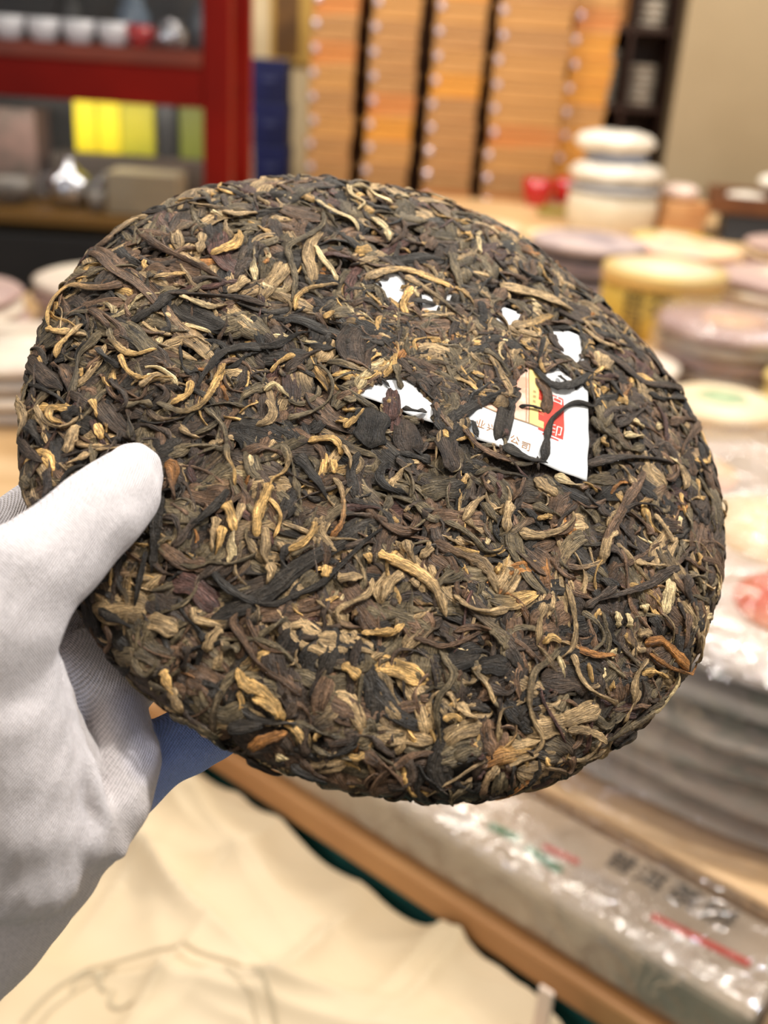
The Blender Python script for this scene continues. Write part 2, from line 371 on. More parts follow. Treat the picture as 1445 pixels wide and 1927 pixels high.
q = at(1255, 648); tx, ty = q[0], q[1] + .13
build_stacks([[bx, by, .30, 0], [tx, ty, .145, 0], [-.98, 3.22, .42, 0], [at(1160, 446)[0], at(1160, 446)[1] + .17, .18, 0], [at(1240, 436)[0], at(1240, 436)[1] + .13, .20, 0], [at(1385, 462)[0], at(1385, 462)[1] + .17, .26, 0], [.32, .78, .22, 0], [.62, .6, .3, 0]])
# gold tin
tin = empty('gold_tin', (tx, ty, TZ), label='round gold tea tin with black brushed characters and a small red seal', cat='tin')
m_gold = mat('gold_card', srgb(206, 170, 74), .42, srgb(190, 152, 60), 5, .1, metal=.2)
TR, TH = .140, .150
link('body', bmesh_of(lambda bm: lathe(bm, [(0, 0), (TR * .985, 0), (TR, .004), (TR, TH * .80), (TR * .99, TH * .80)], 56), True), m_gold, tin)
link('lid', bmesh_of(lambda bm: lathe(bm, [(TR * .97, TH * .79), (TR * 1.025, TH * .79), (TR * 1.03, TH * .97), (TR * 1.01, TH), (TR * .9, TH * 1.005), (0, TH * 1.01)], 56), True), mat('pale_gold_lid', srgb(222, 192, 120), .4, srgb(214, 186, 132), 4, metal=.15), tin)
link('paper_label', bmesh_of(lambda bm: lathe(bm, [(0, TH * 1.012 + .001), (TR * .84, TH * 1.012 + .001), (TR * .84, TH * 1.0)], 40), True), W_cream, tin)
def on_cyl(txt, size, a, z, R_, m, name, parent):
    M = Matrix.Rotation(a, 4, 'Z') @ Matrix.Translation((R_, 0, z)) @ Matrix.Rotation(math.radians(90), 4, 'Z') @ Matrix.Rotation(math.radians(90), 4, 'X')
    return flat_text(txt, size, name, m, parent, M, .001)
on_cyl('普', .062, math.radians(-128), .082, TR * .997, m_black, 'black_character', tin)
on_cyl('茶', .062, math.radians(-103), .082, TR * .997, m_black, 'black_character', tin)
on_cyl('洱', .062, math.radians(-128), .025, TR * .997, m_black, 'black_character', tin)
on_cyl('印', .026, math.radians(-66), .075, TR * .997, m_redp, 'red_seal', tin)

# cream canister with white bags on top
q = at(1160, 446); jx, jy = q[0], q[1] + .17
can = empty('cream_canister', (jx, jy, TZ), label='wide cream canister with grey lid band carrying two white bags', cat='canister')
link('body', bmesh_of(lambda bm: lathe(bm, [(0, 0), (.155, 0), (.162, .01), (.166, .09), (.160, .135), (0, .14)], 40), True), mat('cream_ceramic', srgb(232, 222, 200), .4, srgb(222, 208, 184), 4), can)
link('lid', bmesh_of(lambda bm: lathe(bm, [(0, .141), (.168, .141), (.172, .148), (.165, .158), (0, .160)], 40), True), mat('grey_lid', srgb(166, 164, 166), .4), can)
def pillow(r1, r2, h, seed):
    def f(bm):
        lathe(bm, [(0, h * .95), (r1 * .5, h), (r1 * .85, h * .84), (r1, h * .5), (r1 * .86, h * .16), (r1 * .5, 0), (0, .0)], 48)
        for v in bm.verts:
            v.co.x *= 1; v.co.y *= r2 / r1
            if v.co.z > h * .1: v.co += Vector((0, 0, 1)) * mnoise.noise(v.co * 14 + Vector((seed, 0, 0))) * h * .12
    return bmesh_of(f, True)
m_bag = mat('white_bag', srgb(246, 240, 228), .35, srgb(236, 226, 212), 9, .5, coat=.5)
put(link('white_bag', pillow(.178, .15, .082, 1), m_bag, None, (jx + .0, jy, TZ + .1605)), 'lower plump white bag resting on the cream canister', 'bag')
put(link('white_bag', pillow(.150, .13, .075, 2), m_bag, None, (jx - .02, jy, TZ + .2715)), 'upper plump white bag stacked over the cream canister', 'bag')
put(link('round_box', bmesh_of(lambda bm: lathe(bm, [(0, 0), (.11, 0), (.115, .008), (.112, .026), (0, .027)], 32), True), mat('blue_grey_card', srgb(150, 156, 172), .5), None, (jx - .01, jy, TZ + .2440)), 'flat blue-grey round box between the two white bags', 'box')
# red cups
m_redc = mat('red_enamel', srgb(186, 18, 22), .25, coat=.6)
def cup(r, h):
    def f(bm): lathe(bm, [(0, 0), (r * .62, 0), (r * .66, h * .04), (r * .9, h * .4), (r, h), (r * .93, h), (r * .84, h * .42), (r * .55, h * .1), (0, h * .09)], 32)
    return bmesh_of(f, True)
q = at(1010, 390)
c1 = put(link('red_cup', cup(.062, .105), m_redc, None, (q[0], q[1] + .06, TZ)), 'bright red enamel cup in front of the box towers', 'cup')
link('handle', bmesh_of(lambda bm: [bbox(bm, (.062 + .022 * math.cos(a), 0, .055 + .026 * math.sin(a)), (.009, .010, .012), .002) for a in [i * math.pi / 8 - math.pi / 2 for i in range(9)]]), m_redc, c1)
q = at(1066, 388)
c2 = put(link('red_cup', cup(.048, .10), m_redc, None, (q[0], q[1] + .12, TZ)), 'smaller dark red cup behind, beside the cream canister', 'cup')
q = at(1030, 400)
put(link('green_packet', boxm((0, 0, .012), (.15, .07, .024), .005), mat('olive_card', srgb(140, 130, 50), .6), None, (q[0] + .03, q[1] - .04, TZ), .1), 'low olive green packet lying under the red cups', 'packet')
# tan cartons right of the canister
q = at(1235, 436)
for i, (dx, c) in enumerate(((0, srgb(214, 160, 104)), (.012, srgb(226, 178, 126)))):
    o = link('flat_carton', boxm((0, 0, .03), (.16, .22, .06), .005), mat('tan_card', c, .6, srgb(196, 142, 92), 6), None, (q[0] + .062 + dx, q[1] + .02, TZ + .061 * i), .08)
    put(o, ['lower flat tan carton right of the cream canister', 'upper flat tan carton right of the cream canister'][i], 'carton')
put(link('flat_packet', pillow(.07, .09, .05, 4), mat('pinkish_white_wrap', srgb(240, 216, 204), .4, coat=.4), None, (q[0] + .068, q[1] + .02, TZ + .123)), 'pinkish white packet lying on the tan cartons', 'packet')
# slate box and the wooden tray on it
q = at(1385, 462)
put(link('slate_box', boxm((0, 0, .05), (.36, .30, .10), .006), mat('slate_card', srgb(48, 54, 64), .5), None, (q[0] + .17, q[1] + .18, TZ), -.2), 'dark slate blue box under the wooden tray', 'box')
tr = empty('wooden_tray', (q[0] + .235, q[1] + .18, TZ + .101), -.2, label='brown wooden tray of white pouches standing on the slate box', cat='tray')
m_tray = mat('brown_tray_wood', srgb(120, 74, 40), .45, srgb(96, 56, 30), 5, .1, stretch=(1, 6, 1))
link('bottom', boxm((0, 0, .006), (.60, .36, .012), .002), m_tray, tr)
for (c, s) in (((0, -.175, .03), (.60, .014, .06)), ((0, .175, .03), (.60, .014, .06)), ((-.293, 0, .03), (.014, .336, .06)), ((.293, 0, .03), (.014, .336, .06))):
    link('side', boxm(c, s, .003), m_tray, tr)
tm = Matrix.Translation((q[0] + .235, q[1] + .18, TZ + .101)) @ Matrix.Rotation(-.2, 4, 'Z')
for i, (x, y, z, w) in enumerate(((-.17, -.02, .013, 'left'), (.0, -.05, .013, 'middle'), (.17, .0, .013, 'right'), (-.06, .06, .074, 'upper'))):
    p = tm @ Vector((x, y, z))
    put(link('white_pouch', pillow(.075, .10 if i < 3 else .07, .050, 10 + i), m_bag, None, p, 0), f'glossy white tea pouch, {w} one of those in the wooden tray' if i < 3 else 'glossy white tea pouch lying across the others in the tray', 'pouch')

# box towers on a bench behind the table
m_bench = mat('bench_wood', srgb(150, 104, 62), .6)
bench = empty('low_bench', (0, 0, 0), label='low wooden bench carrying the box towers behind the table', cat='bench')
link('bench_top', boxm((.25, 5.02, .60), (1.42, .5, .04), .004), m_bench, bench)
link('gap_shade_board', boxm((.22, 5.262, 1.15), (1.26, .012, 1.06), .002), mat('gap_shade_brown', srgb(112, 70, 34), .6, srgb(92, 56, 28), 3), bench)  # dark sheet added to stand in for the shade between the towers
for x in (-.42, .92): link('leg', boxm((x, 5.0, .29), (.06, .4, .58), .004), m_bench, bench)
bcols = [mat('bamboo_box_a', srgb(194, 144, 86), .5, srgb(178, 128, 70), 3, .15, stretch=(1, 1, 10)), mat('bamboo_box_b', srgb(214, 150, 62), .5, srgb(198, 130, 50), 3, .15, stretch=(1, 1, 10)),
         mat('bamboo_box_c', srgb(182, 136, 86), .5, srgb(164, 116, 68), 3, .15, stretch=(1, 1, 10)), mat('bamboo_box_d', srgb(200, 126, 66), .5, srgb(188, 136, 80), 3, .15, stretch=(1, 1, 10))]
m_seam = mat('box_seam', srgb(150, 96, 50), .6); m_clasp = mat('lilac_clasp', srgb(214, 206, 226), .2, metal=.3, coat=1)
rg = random.Random(3)
towers = [(-.335, 4.80, .185, .40, 'first'), (-.085, 4.80, .195, .40, 'second'), (.180, 4.80, .205, .40, 'third'), (.490, 4.80, .300, .40, 'fourth'), (.745, 4.88, .180, .36, 'fifth')]
TB = ['narrow', 'slim', 'middle', 'broad', 'orange']
TL = ['beside the navy boxes', 'second from the navy boxes', 'in the middle of the row', 'behind the red cups', 'beside the dark brown shelf']
for ti, (cx, fy, w, d, nm) in enumerate(towers):
    z = .6205; hh = .094; k = 0
    me_cache = {}
    while z < 1.66:
        ci = rg.choice([0, 0, 1, 2, 2, 3]) if ti < 4 else rg.choice([1, 3, 1, 0])
        o = empty('bamboo_tea_box', (cx + rg.uniform(-.006, .006) + (z - 1.2) * .012, fy + d / 2, z))
        for key, f, m in (('body', lambda: boxm((0, 0, .030), (w, d, .060), .004), None), ('lid', lambda: boxm((0, 0, .0765), (w + .010, d + .010, .031), .004), None),
                          ('clasp', lambda: boxm((-w / 2 + .018, -d / 2 - .008, .066), (.026, .012, .026), .005), m_clasp)):
            mm = m or bcols[ci]; kk = (key, mm.name)
            if kk not in me_cache: me_cache[kk] = f()
            link(key, me_cache[kk], mm, o)
        top = z + hh >= 1.66
        put(o, f'bamboo tea box, {ORD[10 - k] if k < 10 else "topmost"} from the top, in the tower {TL[ti]}' if k < 10 else f'topmost bamboo tea box of the tower {TL[ti]}', 'box', f'bamboo tea boxes in the tower {TL[ti]}')
        z += hh; k += 1
# navy boxes
m_navy = mat('navy_card', srgb(14, 24, 84), .5, srgb(10, 18, 66), 6); m_navy2 = mat('gold_mark', srgb(60, 66, 110), .5)
stand = put(link('plinth', boxm((-.62, 5.1, .37), (.30, .30, .74), .005), m_wall), 'cream plinth under the stack of navy boxes', 'plinth')
for i in range(3):
    o = empty('navy_gift_box', (-.612 + i * -.006, 5.1, .7405 + .182 * i), label=['lowest navy blue gift box on the cream plinth', 'middle navy blue gift box of the stack', 'top navy blue gift box beside the bamboo towers'][i], cat='box')
    link('body', boxm((0, 0, .065), (.155, .20, .13), .004), m_navy, o); link('lid', boxm((0, 0, .156), (.16, .205, .05), .004), m_navy, o)
    link('label_patch', boxm((0, -.1045, .10), (.05, .003, .02), .001), m_navy2, o)
# framed picture and calligraphy strip on the cream wall
q = ony(552, 45, 5.68)
pf_ = empty('framed_picture', (q[0], 5.685, q[2]), label='small brown and gold framed picture on the cream wall above the navy boxes', cat='picture')
link('frame', boxm((0, 0, 0), (.23, .03, .36), .006), mat('gold_frame', srgb(206, 164, 84), .4), pf_)
link('panel', boxm((-.03, -.016, 0), (.12, .006, .30), .002), mat('brown_panel', srgb(120, 82, 36), .5, srgb(96, 64, 30), 9), pf_)
q = ony(452, 120, 5.68)
sc = put(link('calligraphy_scroll', boxm((0, 0, 0), (.13, .012, .95), .003), mat('scroll_paper', srgb(244, 226, 190), .8), None, (q[0], 5.69, q[2])), 'pale hanging scroll with faint grey strokes beside the red cabinet', 'scroll')
m_gs = mat('grey_brush', srgb(176, 160, 140), .8)
for i, ch in enumerate('茶香'):
    flat_text(ch, .085, 'brushed_character', m_gs, sc, Matrix.Translation((0, -.0065, .06 - .17 * i)) @ Matrix.Rotation(math.pi / 2, 4, 'X'), .0006)
# dark brown shelf with tea stacks
m_dark = mat('dark_walnut', srgb(66, 38, 24), .5, srgb(52, 30, 20), 4, .1)
sh = empty('walnut_shelf', (0, 0, 0), label='dark walnut cubby shelf between the orange tower and the beige wall', cat='shelf')
SY = 5.44
for x in (.80, .985, 1.175): link('upright', boxm((x, SY, 1.0), (.022, .24, 2.0), .003), m_dark, sh)
for z in (.03, .45, .82, 1.165, 1.50, 1.84, 1.99): link('shelf_board', boxm((.9875, SY, z), (.385, .24, .025), .003), m_dark, sh)
link('back_panel', boxm((.9875, SY + .125, 1.0), (.40, .01, 2.0)), m_dark, sh)
W_tin = mat('dull_silver_wrap', srgb(196, 186, 172), .4, srgb(170, 156, 140), 9, metal=.2)
def shelf_stack(x, z, r, h, n, lab, seed, m): disc_stack(x, SY - .02, z, r, h, n, m, 'topmost ' + lab, lab.replace('silver-wrapped tea cake in', 'silver-wrapped tea cake, # from the top, in'), lab + ' (stack)', seed, .002)
shelf_stack(.892, 1.1780, .066, .030, 8, 'silver-wrapped tea cake in the left middle cubby of the shelf', 1, W_tin)
shelf_stack(1.08, 1.1780, .066, .030, 6, 'silver-wrapped tea cake in the right middle cubby of the shelf', 2, W_tin)
shelf_stack(.892, .8330, .066, .030, 6, 'silver-wrapped tea cake in the left lower cubby of the shelf', 3, W_tin)
shelf_stack(1.08, .8330, .066, .030, 5, 'silver-wrapped tea cake in the right lower cubby of the shelf', 4, W_tin)
shelf_stack(1.08, 1.5130, .066, .030, 4, 'silver-wrapped tea cake in the right upper cubby of the shelf', 5, W_tin)
put(link('carton_box', boxm((0, 0, .08), (.13, .16, .16), .004), mat('kraft_card', srgb(170, 116, 60), .6), None, (.892, SY - .02, 1.513)), 'brown kraft carton in the left upper cubby of the shelf', 'carton')

# red lacquered display cabinet at the left
m_lac = mat('red_lacquer', srgb(122, 14, 2), .5, srgb(106, 10, 2), 3, spec=.15); m_lac2 = mat('worn_red_ledge', srgb(122, 50, 28), .45, srgb(106, 42, 24), 4)
m_blk = mat('black_lacquer', srgb(26, 24, 24), .4, srgb(38, 34, 32), 3)
cab = empty('display_cabinet', (-.98, 3.0, 0), label='red lacquered glass display cabinet on a black base behind the table', cat='cabinet')
cw = 1.0
link('base', boxm((0, .24, .42), (cw, .46, .84), .006), m_blk, cab)
link('cabinet_floor', boxm((0, .235, .885), (cw, .47, .03), .003), mat('dull_gold_ledge', srgb(112, 78, 24), .45), cab)
for x, nm_ in ((.467, 'post'), (-.467, 'post')):
    link(nm_, boxm((x, .035, 1.40), (.072, .07, 1.0), .004), m_lac, cab); link(nm_, boxm((x, .44, 1.40), (.06, .06, 1.0), .004), m_lac, cab)
link('rail', boxm((0, .03, 1.250), (cw - .14, .055, .100), .004), m_lac, cab)
link('ledge_strip', boxm((0, .028, 1.3195), (cw - .14, .064, .038), .003), m_lac2, cab)
link('middle_shelf', boxm((0, .245, 1.327), (cw - .14, .36, .022), .002), m_lac2, cab)
link('top_rail', boxm((0, .03, 1.86), (cw - .14, .055, .08), .004), m_lac, cab)
link('cabinet_top', boxm((0, .235, 1.915), (cw + .02, .50, .03), .004), m_lac, cab)
link('back_panel', boxm((0, .485, 1.40), (cw - .06, .012, 1.0)), mat('dark_back_board', srgb(46, 46, 48), .6, srgb(70, 64, 58), 4), cab)
link('side_panel', boxm((-.485, .235, 1.4), (.01, .38, 1.0)), m_lac, cab)
cab_fill = area('cabinet_fill', (-.98, 3.10, 1.185), (-.98, 3.34, .95), .5, 1.6, (1, .95, .85)); cab_fill.data.shape = 'RECTANGLE'; cab_fill.data.size = .7; cab_fill.data.size_y = .02  # added fill light, hidden behind the rail to brighten the yellow boxes
glass = film('pane_glass', 0, .02, .5, bdist=.0001)
link('glass_pane', boxm((0, .035, 1.058), (cw - .15, .004, .29)), glass, cab); link('glass_pane', boxm((0, .035, 1.58), (cw - .15, .004, .47)), glass, cab)
m_yel = mat('bright_yellow_card', srgb(252, 230, 0), .5, srgb(236, 212, 0), 8); m_yol = mat('olive_yellow_card', srgb(196, 184, 16), .5, srgb(170, 164, 16), 6)
def bx_(name, x0, x1, y0, y1, Y, d, m, lab, cat, bev=.004):
    a = ony(x0, y1, Y); b = ony(x1, y0, Y); c = ony(x1, y1, Y)
    w = c[0] - a[0]; h = b[2] - c[2]
    return put(link(name, boxm((0, 0, 0), (w, d, h), bev), m, None, ((a[0] + c[0]) / 2, Y + d / 2, (a[2] + c[2]) / 2 + h / 2)), lab, cat)
CZ = .9005
def cb(name, x, y, w, d, h, m, lab, cat, z=CZ): return put(link(name, boxm((0, 0, h / 2), (w, d, h), .004), m, None, (x, y, z)), lab, cat)
cb('grey_carton', -.735, 3.13, .20, .13, .115, mat('grey_beige_card', srgb(150, 136, 112), .6), 'low grey beige carton inside the cabinet beside the red post', 'carton')
cb('display_step', -.80, 3.345, .50, .16, .135, mat('brown_step', srgb(66, 54, 44), .6), 'dark brown display step at the back inside the red cabinet', 'step')
for i, (x, w, m, l) in enumerate(((-.955, .066, m_yel, 'bright yellow tea box, left of the pair in the cabinet'), (-.885, .066, m_yel, 'bright yellow tea box, right of the pair in the cabinet'), (-.80, .10, m_yol, 'olive yellow tea box next to the bright yellow pair'), (-.625, .10, mat('olive_green_card', srgb(112, 118, 22), .5), 'olive green tea box behind the red post'))):
    cb('yellow_tea_box', x, 3.345, w, .07, .19, m, l, 'box', CZ + .1352)
cb('black_canister_box', -.715, 3.345, .055, .07, .17, m_blk, 'black tea box between the olive ones in the cabinet', 'box', CZ + .1352)
cb('brown_gift_box', -1.235, 3.32, .30, .14, .25, mat('rose_brown_card', srgb(120, 92, 82), .6, srgb(82, 70, 60), 9), 'wide rose brown gift box at the back left in the cabinet', 'box')
m_sil = mat('brushed_silver', srgb(200, 200, 206), .2, metal=1)
kt = empty('silver_teapot', (-.96, 3.15, CZ), label='small silver teapot inside the lower part of the red cabinet', cat='teapot')
link('body', bmesh_of(lambda bm: lathe(bm, [(0, 0), (.04, 0), (.062, .025), (.066, .06), (.05, .092), (.028, .10), (0, .102)], 28), True), m_sil, kt)
link('lid', bmesh_of(lambda bm: lathe(bm, [(.03, .101), (.022, .112), (.008, .118), (.012, .13), (0, .136)], 20), True), m_sil, kt)
link('spout', bmesh_of(lambda bm: [bbox(bm, (.055 + .009 * i, 0, .045 + .010 * i), (.018 - .001 * i, .018 - .002 * i, .016), .003) for i in range(6)]), m_sil, kt)
link('handle', bmesh_of(lambda bm: [bbox(bm, (-.062 - .030 * math.sin(a), 0, .055 + .03 * math.cos(a)), (.009, .009, .013), .002) for a in [i * math.pi / 8 for i in range(9)]]), m_sil, kt)
for i, (x, y, r_, h, l) in enumerate(((-1.13, 3.14, .06, .07, 'squat grey stoneware bowl left of the silver teapot'), (-1.30, 3.13, .075, .055, 'wide grey stoneware bowl at the left of the cabinet'), (-.868, 3.085, .026, .055, 'small grey cup right of the silver teapot'))):
    put(link('stoneware_bowl', bmesh_of(lambda bm: lathe(bm, [(0, 0), (r_ * .5, 0), (r_ * .9, h * .5), (r_, h), (r_ * .93, h), (r_ * .8, h * .5), (0, h * .1)], 28), True), mat('grey_stoneware', srgb(140, 132, 124), .4, srgb(112, 104, 98), 20), None, (x, y, CZ)), l, 'bowl' if i < 2 else 'cup')
# upper compartment: white porcelain cups, one red, some glass jars
m_por = mat('white_porcelain', srgb(244, 244, 248), .15, coat=.5)
SZ = 1.3385
for i in range(5):
    x = -1.18 + .094 * i
    put(link('porcelain_cup', cup(.045, .058), m_por, None, (x, 3.10, SZ)), ['leftmost', 'second', 'third', 'fourth', 'fifth', 'sixth'][i] + ' white porcelain cup from the left in the row on the cabinet shelf', 'cup', 'white porcelain cups in a row on the cabinet shelf')
put(link('red_tea_cup', cup(.036, .055), m_redc, None, (-.735, 3.10, SZ)), 'small red cup at the end of the white row on the shelf', 'cup')
for i, (x, h, m, l) in enumerate(((-.66, .07, m_sil, 'short silver jar right of the red cup on the shelf'), (-.80, .13, mat('blue_grey_glaze', srgb(120, 140, 160), .2, coat=.5), 'blue grey glazed jar at the back of the shelf'), (-.98, .12, m_blk, 'black glazed jar at the back of the shelf'), (-.60, .12, mat('smoke_glaze', srgb(90, 96, 104), .2, coat=.5), 'smoke grey jar beside the red post on the shelf'))):
    j = empty('tea_jar', (x, 3.12 if i == 0 else 3.30, SZ), label=l, cat='jar')
    link('body', bmesh_of(lambda bm: lathe(bm, [(0, 0), (.035, 0), (.045, .01), (.047, h * .6), (.03, h * .85), (.03, h * .9), (0, h * .9)], 28), True), m, j)
    link('lid', bmesh_of(lambda bm: lathe(bm, [(.034, h * .9), (.034, h * .96), (.008, h), (.01, h * 1.06), (0, h * 1.08)], 20), True), m, j)
# ================================================================ THE TEA CAKE
cc = CAM + ray(759.1, 813.85) * .28935
nn = -CF + .36953 * CR + .63313 * CU; nn /= np.linalg.norm(nn)
ex = CR - (CR @ nn) * nn; ex /= np.linalg.norm(ex); ey = np.cross(nn, ex)
cake = bpy.data.objects.new('tea_cake', None); COL.objects.link(cake); cake.empty_display_size = .02
cake.matrix_world = Matrix(((ex[0], ey[0], nn[0], cc[0]), (ex[1], ey[1], nn[1], cc[1]), (ex[2], ey[2], nn[2], cc[2]), (0, 0, 0, 1)))
put(cake, 'round pressed dark tea cake of twisted brown and golden leaves, held in the gloved hand', 'tea cake')
RT = np.radians([110, 95, 85, 75, 63, 56, 50, 39, 27, 20, 11, 3, -8, -16, -27, -34, -43, -53, -61, -68, -76, -86, -93, -102, -109, -116, -122, -128, -135, -140, -158, -169, -175, -185, -195, -204, -211, -218, -227, -234, -242])
RM = np.array([100, 100, 100.1, 101.0, 100.6, 99.2, 98.2, 98.8, 100.1, 100.7, 101.1, 101.5, 100.7, 100.4, 99.9, 99.4, 99, 99.2, 99.1, 99.8, 100, 100.7, 100, 99.8, 100.1, 100.4, 100.6, 101, 100.4, 99.4, 100, 99.1, 98.9, 99.3, 99.6, 100.3, 100.4, 100.5, 101, 100.2, 99.9]) / 100
_t = RT[::-1]; _m = RM[::-1]
def Rmod(th):
    th = np.mod(th - _t[0], 2 * np.pi) + _t[0]
    return np.interp(th, np.r_[_t, _t[0] + 2 * np.pi], np.r_[_m, _m[0]]) + .002
PR = np.array([(0, .0118), (.02, .0117), (.045, .0112), (.062, .0100), (.075, .0080), (.085, .0056), (.092, .0030), (.097, .0003), (.0998, -.0033), (.0994, -.0070), (.0965, -.0103), (.090, -.0128), (.075, -.0138), (.045, -.0115), (.02, -.0085), (0, -.0075)])
_d = np.r_[0, np.cumsum(np.hypot(*np.diff(PR, axis=0).T))]; SMAX = _d[-1]
_s = np.linspace(0, SMAX, 400)
def _smooth(v):
    for _ in range(12): v = np.r_[v[0], (v[:-2] + 2 * v[1:-1] + v[2:]) / 4, v[-1]]
    return v
PRr, PRz = _smooth(np.interp(_s, _d, PR[:, 0])), _smooth(np.interp(_s, _d, PR[:, 1]))
def surf(x, y, h):
    """flat arc-length coordinates + height above the cake -> local 3-D"""
    s = np.hypot(x, y); th = np.arctan2(y, x); m = Rmod(th)
    s_ = np.clip(s, 0, SMAX); r = np.interp(s_, _s, PRr) * m; z = np.interp(s_, _s, PRz)
    e = 2e-4; r1 = np.interp(s_ + e, _s, PRr); r0 = np.interp(s_ - e, _s, PRr); z1 = np.interp(s_ + e, _s, PRz); z0 = np.interp(s_ - e, _s, PRz)
    dr, dz = r1 - r0, z1 - z0; L = np.hypot(dr, dz) + 1e-12; nr, nz = -dz / L, dr / L
    nr = np.where(s < 1e-4, 0, nr); nz = np.where(s < 1e-4, 1, nz)
    r = r + nr * h; z = z + nz * h
    return np.stack([r * np.cos(th), r * np.sin(th), z], -1)
iFr = int(np.argmax(PRr))
def unpx(px, py):
    """pixel -> flat coordinates on the front of the cake, plus metres per pixel"""
    d = ray(px, py); z = .01
    for _ in range(14):
        t = ((cc - CAM) @ nn + z) / (d @ nn); q = CAM + d * t - cc; x, y = q @ ex, q @ ey
        r = math.hypot(x, y); m = float(Rmod(np.array(math.atan2(y, x)))); rr = min(r / m, PRr[iFr] - 1e-5)
        s = float(np.interp(rr, PRr[:iFr + 1], _s[:iFr + 1])); z = .5 * z + .5 * float(np.interp(s, _s, PRz))
    over = max(0, r / m - PRr[iFr])
    k = (s + over) / max(r, 1e-9)
    return x * k, y * k, t / F

def resample(P, n):
    P = np.asarray(P, float)
    # Catmull-Rom
    if len(P) == 2: P = np.array([P[0], P[0] * .5 + P[1] * .5, P[1]])
    E = np.r_[[2 * P[0] - P[1]], P, [2 * P[-1] - P[-2]]]; out = []
    for i in range(1, len(E) - 2):
        t = np.linspace(0, 1, 12, endpoint=False)[:, None]; a, b, c, d = E[i - 1], E[i], E[i + 1], E[i + 2]
        out.append(.5 * (2 * b + (c - a) * t + (2 * a - 5 * b + 4 * c - d) * t ** 2 + (3 * b - a - 3 * c + d) * t ** 3))
    out = np.r_[np.concatenate(out), [P[-1]]]; L = np.r_[0, np.cumsum(np.hypot(*np.diff(out, axis=0).T))]
    t = np.linspace(0, L[-1], n); return np.c_[np.interp(t, L, out[:, 0]), np.interp(t, L, out[:, 1])], L[-1]

def leaf(P, w, h0, g, NL=14, NA=8, flat=False, twist=None, dip=1.0, c1=(0, 0, 0), c2=None):
    P, L = resample(P, NL); t = np.linspace(0, 1, NL)
    T = np.gradient(P, axis=0); T /= np.linalg.norm(T, axis=1)[:, None] + 1e-12; N = np.c_[-T[:, 1], T[:, 0]]
    a0, a1 = g.uniform(.04, .16), g.uniform(.05, .3)
    prof = np.clip(np.minimum(((t + .03) / a0) ** .6, ((1.03 - t) / a1) ** .7), .12, 1) * (1 + .16 * np.sin(t * g.uniform(5, 14) + g.uniform(0, 6)) + (.05 if flat else .10) * g.normal(size=NL))
    prof[0] *= .5; prof[-1] *= .4
    if flat: prof = np.convolve(np.r_[prof[0], prof, prof[-1]], [.25, .5, .25], 'valid')
    th = w * .10 if flat else (w * .30 if w > .0022 else w * .42)
    phi = np.linspace(0, 2 * np.pi, NA, endpoint=False)
    ca, sa = np.cos(phi), np.sin(phi)
    ridge = 1 + .22 * np.sin(g.integers(2, 5) * phi + g.uniform(0, 6))
    a = w / 2 * prof[:, None] * ca[None] * (ridge * .5 + .5); b = th / 2 * prof[:, None] ** .7 * sa[None] * ridge
    k = g.uniform(4, 9) if flat else g.uniform(3, 5.5)      # lengthwise folds
    fold = np.sin(a / (w / 2) * k + g.uniform(0, 6) + 1.6 * np.sin(t[:, None] * g.uniform(2, 6) + g.uniform(0, 6))); b = b + (w * .036 + .00007) * fold
    if flat: b = b + g.uniform(-.10, .05) * w * (a / (w / 2)) ** 2
    tw = (g.uniform(-.6, .6) if flat else g.uniform(-5, 5)) if twist is None else twist
    psi = tw * t[:, None] + (0 if flat else g.uniform(-.8, .8)); cp, sp = np.cos(psi), np.sin(psi)
    A = a * cp - b * sp * (.9); B = (a * sp) * (.55 if not flat else .5) + b * cp
    hc = h0 + .00022 * np.sin(t * g.uniform(4, 10) + g.uniform(0, 6)) - dip * .0009 * (np.exp(-t / .10) + np.exp(-(1 - t) / .10))
    ht = hc[:, None] + B; cap = .0013 + (.0004 if h0 > .0009 else 0)
    ht = np.where(ht > cap - .0008, cap - .0008 + .0008 * np.tanh((ht - cap + .0008) / .0008), ht)      # pressed flat on top
    X = P[:, None, 0] + N[:, None, 0] * A; Y = P[:, None, 1] + N[:, None, 1] * A; Hh = ht
    V = surf(X, Y, Hh).reshape(-1, 3)
    i = np.arange(NL - 1)[:, None] * NA; j = np.arange(NA)[None]; j2 = (j + 1) % NA
    Q = np.stack([i + j, i + j2, i + NA + j2, i + NA + j], -1).reshape(-1, 4)
    c1 = np.array(c1); c2 = c1 if c2 is None else np.array(c2)
    k = np.clip(t * 1.4 - .2, 0, 1)[:, None, None]; rd = fold / (np.abs(fold).max() + 1e-9)      # folds are coloured paler than the creases
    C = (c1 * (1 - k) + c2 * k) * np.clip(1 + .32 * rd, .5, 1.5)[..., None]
    uu = np.abs(((np.arange(NA) / NA) * 2 - 1))[None] * w * 2200 * np.ones((NL, 1)); vv = t[:, None] * L * 1000 * np.ones((1, NA))
    off = g.uniform(0, 90)
    U = np.stack([uu + off, vv + off * 3.1], -1).reshape(-1, 2)
    return V, Q, C.reshape(-1, 3), U
